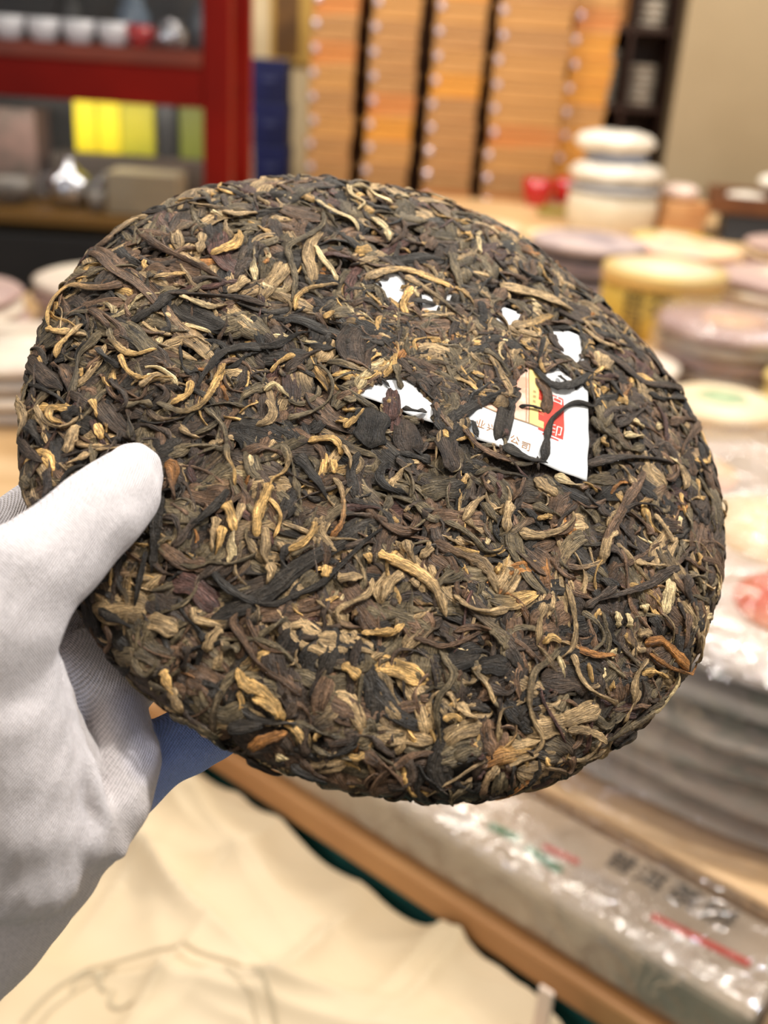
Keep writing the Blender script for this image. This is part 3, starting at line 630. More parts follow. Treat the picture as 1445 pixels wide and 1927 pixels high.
def leaf_object(name, parts, m, parent):
    vs, qs, cs, us, o = [], [], [], [], 0
    for V, Q, C, U in parts: vs.append(V); qs.append(Q + o); cs.append(C); us.append(U); o += len(V)
    V = np.concatenate(vs); Q = np.concatenate(qs); C = np.concatenate(cs); U = np.concatenate(us)
    me = fast_mesh(name, V, Q)
    ca = me.attributes.new('leafcol', 'FLOAT_VECTOR', 'POINT'); ca.data.foreach_set('vector', C.astype(np.float32).ravel())
    ua = me.attributes.new('fibre', 'FLOAT_VECTOR', 'POINT'); ua.data.foreach_set('vector', np.c_[U, np.zeros(len(U))].astype(np.float32).ravel())
    me.materials.append(m); o = bpy.data.objects.new(name, me); COL.objects.link(o); o.parent = parent; return o

# leaf material: per-leaf colour, fine fibres along the leaf, veined blotches
N_ = NT('dried_tea_leaf'); b_ = N_.b
at_ = N_.n('Attribute', attribute_name='leafcol'); af = N_.n('Attribute', attribute_name='fibre')
mp = N_.n('Mapping'); mp.inputs['Scale'].default_value = (2.6, .30, 1); N_.l(af.outputs['Vector'], mp.inputs[0])
n1 = N_.n('TexNoise'); n1.inputs['Scale'].default_value = 1; n1.inputs['Detail'].default_value = 4; n1.inputs['Distortion'].default_value = .5; N_.l(mp.outputs[0], n1.inputs['Vector'])
n2 = N_.n('TexNoise'); n2.inputs['Scale'].default_value = 1400; n2.inputs['Detail'].default_value = 3
n3 = N_.n('TexNoise'); n3.inputs['Scale'].default_value = 190; n3.inputs['Detail'].default_value = 2
tc = N_.n('TexCoord'); N_.l(tc.outputs['Object'], n2.inputs['Vector']); N_.l(tc.outputs['Object'], n3.inputs['Vector'])
mr = N_.n('MapRange'); mr.inputs[1].default_value = .32; mr.inputs[2].default_value = .68; mr.inputs[3].default_value = .30; mr.inputs[4].default_value = 1.80; N_.l(n1.outputs['Fac'], mr.inputs[0])
mr2 = N_.n('MapRange'); mr2.inputs[1].default_value = .35; mr2.inputs[2].default_value = .65; mr2.inputs[3].default_value = .72; mr2.inputs[4].default_value = 1.28; N_.l(n3.outputs['Fac'], mr2.inputs[0])
mr3 = N_.n('MapRange'); mr3.inputs[1].default_value = .35; mr3.inputs[2].default_value = .68; mr3.inputs[3].default_value = .80; mr3.inputs[4].default_value = 1.32; N_.l(n2.outputs['Fac'], mr3.inputs[0])
mu0 = N_.n('Math', operation='MULTIPLY'); N_.l(mr.outputs[0], mu0.inputs[0]); N_.l(mr3.outputs[0], mu0.inputs[1])
mu = N_.n('Math', operation='MULTIPLY'); N_.l(mu0.outputs[0], mu.inputs[0]); N_.l(mr2.outputs[0], mu.inputs[1])
vm = N_.n('VectorMath', operation='SCALE'); N_.l(at_.outputs['Vector'], vm.inputs[0]); N_.l(mu.outputs[0], vm.inputs['Scale']); N_.l(vm.outputs[0], b_.inputs['Base Color'])
b_.inputs['Roughness'].default_value = .50; b_.inputs['Specular IOR Level'].default_value = .38
ad = N_.n('Math', operation='MULTIPLY_ADD'); N_.l(n2.outputs['Fac'], ad.inputs[0]); ad.inputs[1].default_value = .45; N_.l(n1.outputs['Fac'], ad.inputs[2])
bp = N_.n('Bump'); bp.inputs['Strength'].default_value = .9; bp.inputs['Distance'].default_value = .0011; N_.l(ad.outputs[0], bp.inputs['Height']); N_.l(bp.outputs[0], b_.inputs['Normal'])
m_leaf = N_.m
lin = lambda *c: np.array(srgb(*c)[:3])
PAL = {'K': lin(52, 46, 39), 'D': lin(72, 59, 48), 'B': lin(108, 83, 62), 'O': lin(108, 94, 70), 'T': lin(172, 144, 104), 'G': lin(208, 166, 102), 'P': lin(222, 196, 146), 'R': lin(84, 58, 50), 'N': lin(170, 116, 62)}
# base body under the leaves
g = np.random.default_rng(11)
ns, na = 150, 420
ss = np.linspace(0.0005, SMAX - .0005, ns)[:, None]; tt = np.linspace(0, 2 * np.pi, na, endpoint=False)[None]
X, Y = ss * np.cos(tt), ss * np.sin(tt)
hh = -.0016 + .00035 * np.sin(X * 900 + 3 * np.sin(Y * 500)) * np.sin(Y * 800 + 2 * np.sin(X * 610)) + .0002 * g.normal(size=X.shape)
V = surf(X, Y, hh).reshape(-1, 3); i = np.arange(ns - 1)[:, None] * na; j = np.arange(na)[None]; j2 = (j + 1) % na
Q = np.stack([i + j, i + j2, i + na + j2, i + na + j], -1).reshape(-1, 4)
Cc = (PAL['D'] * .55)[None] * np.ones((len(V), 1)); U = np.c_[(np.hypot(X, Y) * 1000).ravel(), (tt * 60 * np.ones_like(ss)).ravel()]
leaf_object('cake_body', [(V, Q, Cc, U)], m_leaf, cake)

# the paper ticket pressed into the cake
TQ = [(700, 500), (1096, 636), (1103, 907), (668, 743)]
TC = [np.array(unpx(*p)[:2]) for p in TQ]
def tick(u, v): return (TC[0] * (1 - u) + TC[1] * u) * (1 - v) + (TC[3] * (1 - u) + TC[2] * u) * v
def ticket_piece(name, poly_uv, h, m, parent, n=26):
    """small grid clipped to a uv rectangle, wrapped on the cake"""
    (u0, v0), (u1, v1) = poly_uv; us = np.linspace(u0, u1, n); vs = np.linspace(v0, v1, n)
    P = np.array([[tick(u, v) for u in us] for v in vs]); X, Y = P[..., 0], P[..., 1]
    hh = h + .00022 * np.sin(X * 420 + 1.5 * np.sin(Y * 300)) + .00012 * np.sin(Y * 700 + X * 300)
    V = surf(X, Y, hh).reshape(-1, 3); i = np.arange(n - 1)[:, None] * n; j = np.arange(n - 1)[None]
    Q = np.stack([i + j, i + n + j, i + n + j + 1, i + j + 1], -1).reshape(-1, 4)
    return link(name, fast_mesh(name, V, Q), m, parent)
HT = .00025
m_tick = mat('white_ticket_paper', srgb(240, 240, 240), .7, srgb(228, 230, 230), 60, .25, bdist=.0006)
tk = ticket_piece('paper_ticket', ((0, 0), (1, 1)), HT, m_tick, cake, 50); put(tk, 'white printed paper ticket pressed under the leaves')
sol = tk.modifiers.new('thick', 'SOLIDIFY'); sol.thickness = .0001; sol.offset = -1
def uv_of(px, py):   # invert the ticket's corners (numerically)
    t = np.array(unpx(px, py)[:2]); u, v = .5, .5
    for _ in range(30):
        q = tick(u, v); e = t - q; du = (tick(u + 1e-4, v) - q) / 1e-4; dv = (tick(u, v + 1e-4) - q) / 1e-4
        s = np.linalg.solve(np.c_[du, dv], e); u += s[0]; v += s[1]
    return u, v
m_peach = mat('peach_print', srgb(246, 208, 184), .7, srgb(240, 170, 140), 300); m_yelp = mat('yellow_print', srgb(248, 222, 140), .7, srgb(244, 210, 130), 200)
m_seal = mat('vermilion_print', srgb(226, 66, 40), .7, srgb(210, 52, 34), 400); m_wp = mat('white_print', srgb(244, 236, 230), .7); m_orp = mat('ochre_print', srgb(160, 106, 40), .7); m_line = mat('thin_brown_print', srgb(150, 120, 84), .7)
u0, v0 = uv_of(745, 640); u1, v1 = uv_of(997, 798)
ticket_piece('peach_panel', ((u0, .22), (u1, v1)), HT + .00006, m_peach, tk)
a_, _ = uv_of(993, 800); b2, vb = uv_of(1022, 808)
ticket_piece('yellow_panel', ((a_, .22), (b2, vb)), HT + .00008, m_yelp, tk)
ticket_piece('border_line', ((a_, .22), (a_ + .004, vb)), HT + .0001, m_line, tk); ticket_piece('border_line', ((a_ - .012, .22), (a_ - .009, vb)), HT + .0001, m_line, tk)
ticket_piece('border_line', ((u0, v1), (b2, v1 + .008)), HT + .0001, m_line, tk)
su0, sv0 = uv_of(1012, 735); su1, sv1 = uv_of(1060, 768); _, sv2 = uv_of(1055, 792); _, sv3 = uv_of(1055, 826)
ticket_piece('red_seal', ((su0, sv0), (su1, sv1)), HT + .00008, m_seal, tk); ticket_piece('red_seal', ((su0, sv2 - .1), (su1, sv3)), HT + .00008, m_seal, tk)
ticket_piece('red_rule', ((su0 + .02, sv3 + .012), (su1 - .02, sv3 + .022)), HT + .00008, m_seal, tk, 8)
def ticket_text(s, size, px, py, m, name, dh=.00012):
    cu = bpy.data.curves.new(name, 'FONT'); cu.body = s; cu.size = size; cu.align_x = 'CENTER'; cu.align_y = 'CENTER'; cu.resolution_u = 2
    o = bpy.data.objects.new(name, cu); COL.objects.link(o); me = bpy.data.meshes.new_from_object(o.evaluated_get(bpy.context.evaluated_depsgraph_get())); bpy.data.objects.remove(o)
    t0 = np.array(unpx(px, py)[:2]); X_ = TC[2] - TC[3]; X_ /= np.linalg.norm(X_); Y_ = np.array([-X_[1], X_[0]])
    n = len(me.vertices); co = np.empty(n * 3, np.float32); me.vertices.foreach_get('co', co); co = co.reshape(-1, 3)
    P = t0 + co[:, :1] * X_ + co[:, 1:2] * Y_; X, Y = P[:, 0], P[:, 1]
    hh = HT + dh + .00022 * np.sin(X * 420 + 1.5 * np.sin(Y * 300)) + .00012 * np.sin(Y * 700 + X * 300)
    me.vertices.foreach_set('co', surf(X, Y, hh).astype(np.float32).ravel()); me.update(); link(name, me, m, tk)
for ch, x, y in (('业', 903, 800), ('兴', 924, 809), ('公', 968, 829), ('司', 989, 841)): ticket_text(ch, .0030, x, y, m_orp, 'ochre_character')
ticket_text('古', .0042, 1048, 752, m_wp, 'seal_character'); ticket_text('印', .0040, 1045, 812, m_wp, 'seal_character')
for k in range(4): ticket_text('茶', .0012, 1004, 740 + k * 9, m_line, 'small_character')
# ---- large leaves traced where they lie: zone, colour (start>end), width, points
ZN = {'1': (40, 320, 3.141), '2': (480, 320, 3.141), '3': (640, 480, 2.779), '4': (940, 500, 3.141), '5': (280, 840, 3.141), '6': (700, 900, 3.141), '7': (1000, 1000, 3.6125), '8': (150, 1100, 2.89), 'A': (0, 780, 2.877), 'B': (0, 400, 3.505)}
HERO = """
1 D 90 40,1110 100,1180 160,1240 240,1290
1 K 60 560,470 640,540 720,560
1 T 60 900,330 920,400 930,470
1 O 60 600,1400 700,1390 780,1400
1 O 100 560,920 650,960 750,1060 830,1130
1 O 90 680,920 780,890 880,930 900,960
1 D 90 440,1350 500,1440 580,1520 680,1590
1 K 50 660,900 730,860 800,820 870,750 940,735 1010,750
1 B 90 390,490 470,500 560,580 680,660 770,740 840,830
1 BT 120 840,790 900,890 980,970 1080,1060 1150,1140
1 BG 55 600,675 500,705 400,710 300,700 215,770 175,850 170,940
1 GT 35 150,940 220,970 300,975 390,985
1 OG 32 520,940 530,1000 570,1050 620,1090 690,1100 800,1065
1 GG 30 585,1100 620,1190 690,1240 780,1240 900,1235
1 PT 34 930,745 1010,790 1120,820 1220,805
1 D 36 850,740 1000,745 1150,760 1300,770 1440,800
1 TG 30 780,650 880,640 980,625
1 B 50 700,390 790,450 880,500 990,550 1100,610 1200,670
1 G 40 1120,510 1200,480 1270,450 1290,390 1280,360
1 T 40 1050,500 1065,440 1070,380
1 K 52 1440,1050 1300,1055 1190,1090 1120,1160 1060,1250 1020,1330
1 OG 36 800,1380 880,1420 960,1440 1050,1410 1110,1340 1190,1180
1 O 30 1080,1410 1150,1480 1200,1560 1215,1690
1 G 36 1000,1250 985,1330 930,1370 880,1390
1 G 45 1120,1280 1160,1230 1190,1160
1 G 36 415,1360 440,1430 450,1470
1 G 36 445,1510 465,1560 475,1600
1 T 42 90,1400 140,1490 220,1530 300,1510 345,1460
1 G 36 230,1415 180,1430 190,1490 250,1505
1 T 60 330,1510 300,1600 270,1680
1 O 56 480,950 420,1020 350,1100 330,1200 290,1330
1 K 50 440,1060 500,1120 580,1180
1 BT 46 440,470 540,410 640,320 700,290
1 GT 30 210,1120 230,1060 270,1020 340,950 370,920
1 D 40 520,1240 560,1290 610,1330 620,1400 560,1440
1 P 28 1120,260 1190,295
1 T 50 1180,250 1280,280 1400,260
1 T 34 700,1290 780,1240 850,1230
1 K 60 240,1480 300,1440 340,1400
1 B 40 400,830 460,880 530,950
1 G 30 1200,1150 1180,1210 1130,1260
1 D 60 1000,680 1080,650 1190,680
1 T 50 1220,740 1280,700 1340,640
1 O 70 1180,350 1330,340 1440,350
2 K 62 -20,855 120,870 260,890 380,940 500,985 620,1020 740,1070 860,1110 960,1150
2 K 40 0,1050 110,1050 230,990 330,960
2 O 30 390,230 405,320 340,390 240,440 190,480 210,560 235,660 215,790
2 TT 56 390,350 335,430 320,520 340,600 335,680
2 P 32 350,460 390,540 440,600 480,670
2 P 38 350,190 420,240 500,280 570,310 610,370
2 G 50 290,165 345,205
2 P 34 550,105 560,160 640,210 600,250
2 P 32 570,105 650,120 720,170 810,205
2 R 62 930,400 850,440 760,490 660,530 600,590 560,680 560,780 580,890
2 R 46 400,510 500,520 600,540
2 R 36 600,700 640,800 680,860
2 G 60 600,490 700,480
2 K 60 640,610 740,550 860,540 1000,530 1110,530
2 TG 42 640,660 740,620 840,600 940,620 1060,670 1170,710
2 TO 38 880,640 970,700 1060,760 1160,840 1240,900
2 G 50 940,700 890,760 870,820 900,880
2 O 32 740,760 820,820 840,900 830,1040
2 G 26 780,890 720,900 725,980 800,1015
2 TB 105 1065,1010 1055,1130 1045,1250 1035,1410
2 G 28 1090,1020 1000,1010 930,1030 940,1090
2 OT 40 420,1145 520,1160 620,1200 730,1200 830,1150
2 O 46 830,1140 830,1210 860,1300
2 B 42 480,1360 580,1320 680,1250 760,1190
2 O 56 900,970 1000,890 1100,860 1200,920 1330,1010
2 K 50 1440,1310 1300,1400 1180,1470 1080,1560
2 R 80 810,1280 810,1400 830,1500 800,1600
2 K 130 640,1410 620,1530 680,1650
2 K 80 130,1470 200,1550 270,1640
2 O 30 190,1480 330,1440 430,1370 450,1270 400,1180 330,1150
2 P 30 50,1310 110,1280 160,1330 200,1350
2 T 46 70,1370 100,1450 70,1500 0,1520
2 G 36 520,1530 600,1470 650,1420
2 G 36 310,1610 380,1600 460,1610 510,1690
2 G 38 400,890 465,850
2 GT 28 230,840 240,770 300,720 400,700 490,680
2 T 80 180,550 150,620 90,690 40,770
2 G 34 90,1200 150,1140 240,1100
2 D 60 180,1200 280,1120 400,1060
2 T 50 950,180 1060,190 1190,215
2 T 38 880,110 980,130 1080,170 1190,200
2 G 34 1240,380 1270,420 1230,440
2 O 45 1150,480 1170,580 1200,680 1230,790 1220,840
2 P 38 680,290 760,360 790,430
2 B 46 880,310 870,390 790,460
2 K 40 1240,790 1330,700 1400,640
2 G 26 740,1090 700,1120 660,1150
2 B 60 0,100 200,70 330,60 470,50
2 D 80 160,170 300,110 440,80 560,70
2 O 30 700,690 730,770 760,850
2 T 30 600,920 680,960 780,1010 820,1020
3 D 120 330,850 340,930 360,1060
3 D 100 540,960 560,1040 600,1140
3 K 130 170,810 160,900 140,1010
3 K 90 930,715 880,790 850,880 825,1020
3 K 46 1320,800 1220,785 1140,830 1090,890 1070,1000 1060,1090
3 K 50 840,1010 920,1050 1000,1080 1080,1095
3 K 22 930,800 1000,805 1060,818
3 B 52 1020,640 1060,700 1078,760 1070,830
3 B 36 1030,625 1110,580 1220,550
3 K 34 1000,590 1070,670 1130,700 1230,680 1330,600
3 TG 42 885,388 1000,370 1105,330
3 T 36 920,410 1030,440
3 G 24 930,450 970,500 1020,510
3 K 60 720,480 800,450 900,490 960,560
3 O 76 560,650 650,580 740,500
3 K 76 480,790 600,770 740,720 860,690 950,695
3 K 46 540,900 640,830 760,770 870,720
3 B 28 630,900 700,1000 800,1060 900,1090
3 K 26 685,870 695,920 715,965
3 K 40 495,800 505,880 530,930
3 T 52 830,170 950,200 1080,240 1210,300
3 K 44 720,250 740,330 720,370 770,410
3 D 42 1095,420 1110,470 1160,520
3 T 90 1365,520 1360,600
3 K 30 360,250 430,260 500,270
3 D 80 560,760 640,720 720,690
3 K 40 1060,440 1040,520 1030,590
3 O 50 740,500 800,540 850,600 880,650
3 K 22 1130,640 1160,670 1190,690
3 R 70 240,740 260,800 250,880
3 K 30 320,810 380,830 450,830
3 D 50 900,500 960,540 1010,600
4 T 44 20,140 130,160 250,190 360,240 430,290
4 T 66 790,630 830,710 880,820
4 P 34 780,920 850,970
4 P 46 915,960 950,975
4 P 44 730,1010 850,1020
4 D 50 520,1180 650,1150 780,1140 900,1150 1020,1180
4 B 50 1200,890 1130,990 1080,1070 1070,1130
4 O 40 1180,780 1170,860 1220,930
4 TG 34 1260,1110 1290,1200 1320,1300 1335,1400
4 TG 34 1310,1390 1340,1490 1350,1570
4 K 64 270,1240 400,1330 520,1390 640,1440 720,1470
4 B 48 850,1220 800,1310 740,1400 690,1500 640,1600 620,1690
4 T 32 900,1480 960,1560 1010,1650
4 D 40 720,1460 800,1420 900,1430 960,1480
4 B 56 120,1600 250,1590 370,1570 420,1510 410,1460
4 G 26 220,1500 310,1490
4 T 56 200,1260 260,1320 340,1370
4 D 44 560,500 700,580 850,700 1000,720 1120,770
4 B 60 560,200 600,260 690,300
4 O 40 540,230 640,190 720,270
4 T 30 480,380 600,470 690,490
4 K 44 870,760 950,800 1090,790
4 T 46 1050,1180 1090,1260 1080,1330
4 G 60 700,780 760,800
4 G 50 590,750 640,740
4 O 90 620,780 610,880 600,960
4 D 60 820,1000 900,1080 960,1150
4 B 46 1000,940 1080,920 1150,930
4 T 40 700,1180 750,1250 790,1310
4 R 50 560,690 640,670 700,680
4 K 40 520,640 480,700 440,740
4 B 60 480,640 510,700 520,760
5 R 130 120,790 250,820 330,890 420,960
5 O 100 1250,940 1350,990 1450,1030
5 B 86 530,1080 620,1010 730,980 850,1000 990,960
5 D 120 700,1160 780,1400 860,1490 940,1620
5 K 90 840,120 860,220 830,330 790,430
5 O 80 900,870 960,790 1000,740
5 K 60 860,60 940,140 1000,230 1060,340
5 O 70 430,1220 490,1190 545,1200
5 NB 58 85,105 140,130 138,220 150,330
5 B 38 120,340 170,370 240,410
5 OG 42 450,-10 460,80 500,150 505,240
5 GG 60 440,340 480,400 505,520
5 T 56 400,420 380,520 370,640
5 G 46 430,470 420,560 395,650
5 OG 46 780,-10 820,80 795,160 725,210 700,300
5 GG 58 710,220 680,310 640,400 630,545
5 G 36 700,310 750,370 775,440 735,550
5 T 60 680,470 690,560 680,660 725,730
5 T 45 710,690 720,760 690,820
5 G 40 1080,85 1090,170
5 T 36 1140,0 1180,80 1185,150
5 TN 30 1090,190 1130,260 1145,360 1135,460 1070,550
5 T 66 1030,420 1010,500 990,590
5 G 40 990,450 960,520 900,590 800,625
5 K 96 1460,440 1300,450 1180,520 1060,600 930,680 820,760 700,860 580,930 440,980 320,1010
5 K 34 360,720 430,810 520,880 640,930 750,940 860,890 1000,830 1100,740 1200,640 1280,560 1380,490
5 O 54 60,590 150,660 260,710 360,690 470,700 600,660 650,620
5 D 45 290,430 230,500 180,570 130,610
5 D 40 80,430 150,440 180,520 160,590
5 K 42 470,260 400,350 300,440 220,490
5 T 40 260,955 270,1020 340,1050 435,1070
5 B 66 530,985 500,1050 560,1150 620,1260 700,1340 800,1400 900,1480
5 K 96 1080,1050 1100,1160 1060,1270 1010,1360
5 B 92 1090,1330 1040,1420 1000,1520 1000,1640
5 K 90 1250,1130 1260,1260 1320,1370 1330,1500 1320,1700
5 T 74 1090,1470 1180,1500 1230,1600 1270,1700
5 G 54 520,1310 560,1400 650,1440 740,1520 800,1620
5 G 40 610,1490 700,1530 780,1610
5 G 50 1140,1290 1190,1330 1240,1370
5 G 34 1250,1110 1340,1110 1450,1095
5 O 100 280,1290 300,1400 310,1500 380,1580 470,1600 610,1530
5 K 90 360,1380 400,1450 480,1400
5 G 44 90,1320 120,1400 165,1480
5 T 44 130,1420 170,1500 210,1570
5 O 80 10,1280 80,1290 130,1260 190,1210
5 T 42 430,1080 370,1140 340,1220
5 D 56 230,1180 220,1260 200,1330
5 O 36 0,1390 100,1430 200,1480
5 G 46 1050,710 1030,790
5 T 80 1440,760 1380,850 1370,930
5 G 52 1350,640 1450,690
5 G 44 1280,640 1300,700
5 T 54 1110,790 1265,780
5 T 28 1120,1040 1110,980 1200,930 1290,880 1320,780
5 O 30 840,650 910,620 980,590
6 O 120 40,780 160,810 280,840 370,890
6 GT 58 35,440 130,500 220,540 310,600 380,680 440,820
6 T 54 190,375 220,460 250,530
6 T 46 350,410 280,480
6 T 50 180,560 100,630 50,730
6 T 36 220,600 270,660
6 BT 66 360,380 450,430 560,470 650,510 700,590 740,690
6 O 32 420,260 520,310 600,370 660,440 740,440 780,400
6 O 74 250,150 330,210 410,260
6 T 46 530,260 590,170 670,110
6 T 46 550,250 600,310 650,330
6 O 56 640,150 700,230 735,275
6 T 50 820,140 790,230 790,330
6 B 34 900,0 870,80 820,140
6 T 62 970,30 1030,80 1090,120
6 O 54 940,160 1020,200 1120,240
6 T 46 860,330 980,350 1100,320 1170,260 1180,200
6 G 26 970,250 1050,235
6 O 82 820,300 840,410 890,510 950,610 1040,700
6 T 50 480,690 560,770 680,800 800,780
6 OG 76 690,720 800,740 900,710 985,680
6 T 30 760,690 820,610 850,540
6 G 30 720,570 755,510
6 T 46 1015,740 980,850 970,990
6 OT 70 1330,350 1230,350 1150,420 1100,520 1090,640 1120,780 1170,930
6 T 36 1140,630 1170,760 1188,900 1170,1000 1120,1060
6 G 40 1000,980 1050,945 1105,980
6 B 104 845,780 840,880 850,1000 880,1090 925,1170
6 O 46 690,900 760,970 790,1030
6 G 84 0,1100 90,1110 180,1140 270,1180 350,1210
6 G 32 0,910 100,930 190,860
6 B 30 220,940 320,970 400,1000 520,970 650,900
6 O 34 390,1010 430,1080 470,1150 450,1220 390,1290 370,1390 390,1500 410,1620
6 OT 36 1120,1000 1040,1080 960,1140 930,1230 920,1340 950,1440 1000,1520 990,1590 930,1650
6 NG 80 640,1700 760,1640 870,1630 960,1600
6 T 46 1180,1040 1220,1180 1300,1270 1440,1335
6 R 36 990,1230 1010,1330 1070,1440 1145,1590
6 D 150 1000,1190 1130,1190 1290,1220
6 N 34 1200,1010 1300,1050 1430,1050
6 O 36 1240,790 1320,860 1360,950 1290,1030 1220,1100
6 T 76 420,1570 500,1500 650,1460
6 O 110 460,1640 560,1590 660,1600
6 T 80 1120,1440 1230,1390 1350,1350
6 T 40 1140,1490 1260,1490 1380,1560
6 G 44 410,1430 470,1410 520,1440
6 T 54 500,1330 560,1400 620,1430
6 K 80 780,1330 880,1430 960,1500
6 K 110 620,1110 720,1110 820,1120
6 B 80 60,1380 200,1350 340,1330
6 D 40 1250,770 1350,700 1440,640
6 T 54 1440,310 1380,380 1350,500
7 P 80 950,320 930,420 905,560
7 D 50 1020,240 900,290 780,370 600,430 450,470 350,520
7 B 46 1060,560 1040,680 1030,800
7 N 62 760,765 860,750 940,810 1010,890 1060,940
7 N 34 790,830 860,890 960,940 1070,950 1120,880
7 T 38 1150,700 1130,800 1110,890
7 K 100 830,560 870,640 920,710
7 P 70 745,500 770,560
7 T 46 710,700 805,700
7 P 42 565,550 580,660
7 P 42 640,560 655,660
7 T 56 780,870 710,950 680,1060 670,1170
7 G 60 730,980 820,960 925,1000
7 O 40 830,1220 700,1290 580,1370 510,1430
7 T 26 880,560 940,650 950,745
7 D 96 660,640 620,760 580,890
7 G 40 1120,150 1120,240
7 T 30 700,210 820,240 910,240
7 K 60 460,320 520,370 600,380
7 K 70 560,1480 640,1420 720,1360
7 D 60 1060,300 1040,400 1060,500
8 N 46 920,880 1000,840 1130,800
8 K 60 800,780 900,770 1010,760
8 O 32 290,390 320,450 370,490 410,450 415,400
8 T 74 370,190 450,220 535,255
8 D 50 560,680 640,740 720,800
8 O 46 490,700 600,740 700,790 760,830
8 P 30 1070,925 1140,945
8 D 50 900,960 1000,1020 1100,1060
8 K 60 1150,980 1250,1030 1350,1070
8 B 50 140,220 180,300 150,370
A K 60 860,430 840,640 820,860
A K 26 790,740 760,900 730,1060
A B 60 860,710 930,770 1010,820 1130,820
A K 60 540,1050 640,1110 720,1160
A O 50 130,350 170,390
B T 54 130,1220 160,1300 180,1400 140,1500
B K 76 200,1380 240,1460 280,1560
B D 60 130,1480 200,1580 280,1650
B T 40 600,1600 520,1640 440,1680
"""
def zpx(z, s): ox, oy, k = ZN[z]; x, y = s.split(','); return ox + float(x) / k, oy + float(y) / k
rows = [r.split() for r in HERO.strip().split('\n')]
rows = [r for r in rows if r[0] not in '']
g = np.random.default_rng(21); nh = len(rows); leaf_parts = []
order = {'K': 0}
for k, r in enumerate(rows):
    z, cl, w = r[0], r[1], float(r[2]); P = []
    for s in r[3:]:
        x, y, mpp = unpx(*zpx(z, s)); P.append((x, y))
    P = np.array(P); wm = w / ZN[z][2] * mpp * (1.34 if cl[0] in 'GNT' else 1.24)
    c1, c2 = PAL[cl[0]], PAL[cl[-1]]; v = g.uniform(.86, 1.14)
    fl = wm > .0034
    onT = z == '3'
    h0 = (.0006 + .0006 * g.uniform() + (.0002 if wm < .003 else 0)) if not onT else .0011 + .0007 * g.uniform()
    if fl: h0 -= .0005
    if cl[0] in 'GPTN' or cl[-1] in 'GP': h0 += .0003
    if fl and onT: h0 += .0001
    _, L = resample(P, 8)
    nl = int(np.clip(L / wm * 3.2, 12, 44))
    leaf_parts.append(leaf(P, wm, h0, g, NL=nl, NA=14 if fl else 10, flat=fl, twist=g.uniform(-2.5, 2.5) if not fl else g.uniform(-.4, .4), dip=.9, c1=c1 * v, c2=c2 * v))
for lp in leaf_parts: leaf_object('tea_leaf', [lp], m_leaf, cake)

# ---- ticket windows: where the white paper shows, no filler leaf may lie
GAPS = ["230,160 290,115 320,140 280,190 240,225", "285,245 320,190 308,270", "435,215 460,225 490,290 440,300", "555,235 600,215 625,260 590,255",
 "845,300 890,290 925,330 915,365 890,365 870,320", "1110,410 1180,415 1245,450 1240,510 1215,550 1170,515 1130,460", "1070,625 1100,640 1130,670 1085,660",
 "1120,605 1165,630 1165,655 1130,630", "1060,675 1110,700 1240,690 1275,730 1280,780 1200,775 1130,800 1085,790 1070,720", "1160,850 1220,800 1312,835 1285,1185 1075,1120 1085,1060 1100,950 1090,780 1160,780",
 "955,640 1000,615 1040,700 1060,800 935,795", "925,830 1060,830 1040,1040 940,1030 880,985", "665,880 720,830 800,810 860,740 840,900 805,985 720,970",
 "65,560 90,490 130,500 90,530", "105,750 150,710 220,700 230,770", "235,680 280,655 370,660 340,690 320,680 285,700", "320,720 400,730 430,790 400,830 330,790", "400,840 480,830 475,875", "150,550 210,545 180,565",
 "520,360 560,350 565,375 530,375", "800,350 820,345 825,380 805,385", "720,430 735,440 730,460", "740,580 770,600 760,625 740,620", "1285,575 1310,575 1305,598"]
gaps = []
for s in GAPS:
    gaps.append(np.array([unpx(*zpx('3', q))[:2] for q in s.split()]))
TQp = np.array(TC)
def in_gap(P): 
    for G in gaps:
        if inside(P, G).any(): return True
    return False
# ---- filler leaves
g = np.random.default_rng(77)
fill = []; big = []
keys = ['K', 'D', 'B', 'O', 'T', 'G', 'P', 'R', 'N']; pw = np.array([.20, .23, .17, .19, .12, .042, .022, .024, .008]); pw /= pw.sum()
def wander(x, y, a, L, n=6, curl=1.0):
    P = [(x, y)]; da = g.normal() * .35 * curl
    for _ in range(n): a += da + g.normal() * .28 * curl; x += math.cos(a) * L / n; y += math.sin(a) * L / n; P.append((x, y))
    P = np.array(P); return P - P.mean(0) + P[0]
def rnd_leaf(x, y, a, h0, kind):
    if kind == 'flat': w, L, fl, curl = g.uniform(.0034, .0085), g.uniform(.008, .020), True, .35
    elif kind == 'roll': w, L, fl, curl = g.uniform(.0014, .0031), g.uniform(.007, .018), False, .75
    elif kind == 'long': w, L, fl, curl = g.uniform(.0010, .0020), g.uniform(.014, .028), False, .8
    else: w, L, fl, curl = g.uniform(.0009, .0021), g.uniform(.0025, .0070), False, .7
    c = keys[g.choice(len(keys), p=pw)]
    if kind == 'bit' and g.uniform() < .12: c = 'G'
    if kind == 'flat' and c in 'GP': c = 'O'
    v = g.uniform(.66, 1.25); P = wander(x, y, a, L, curl=curl)
    c2 = PAL[c] if g.uniform() < .7 else PAL[keys[g.choice(len(keys), p=pw)]]
    NL = {'flat': 12, 'roll': 13, 'long': 17, 'bit': 7}[kind]
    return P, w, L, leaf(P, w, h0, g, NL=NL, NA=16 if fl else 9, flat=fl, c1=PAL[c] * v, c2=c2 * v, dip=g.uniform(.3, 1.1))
def kindof(): return ['flat', 'roll', 'long', 'bit'][g.choice(4, p=[.34, .38, .08, .20])]
NF = 4700; i = 0; golden = math.pi * (3 - math.sqrt(5)); SR = .118
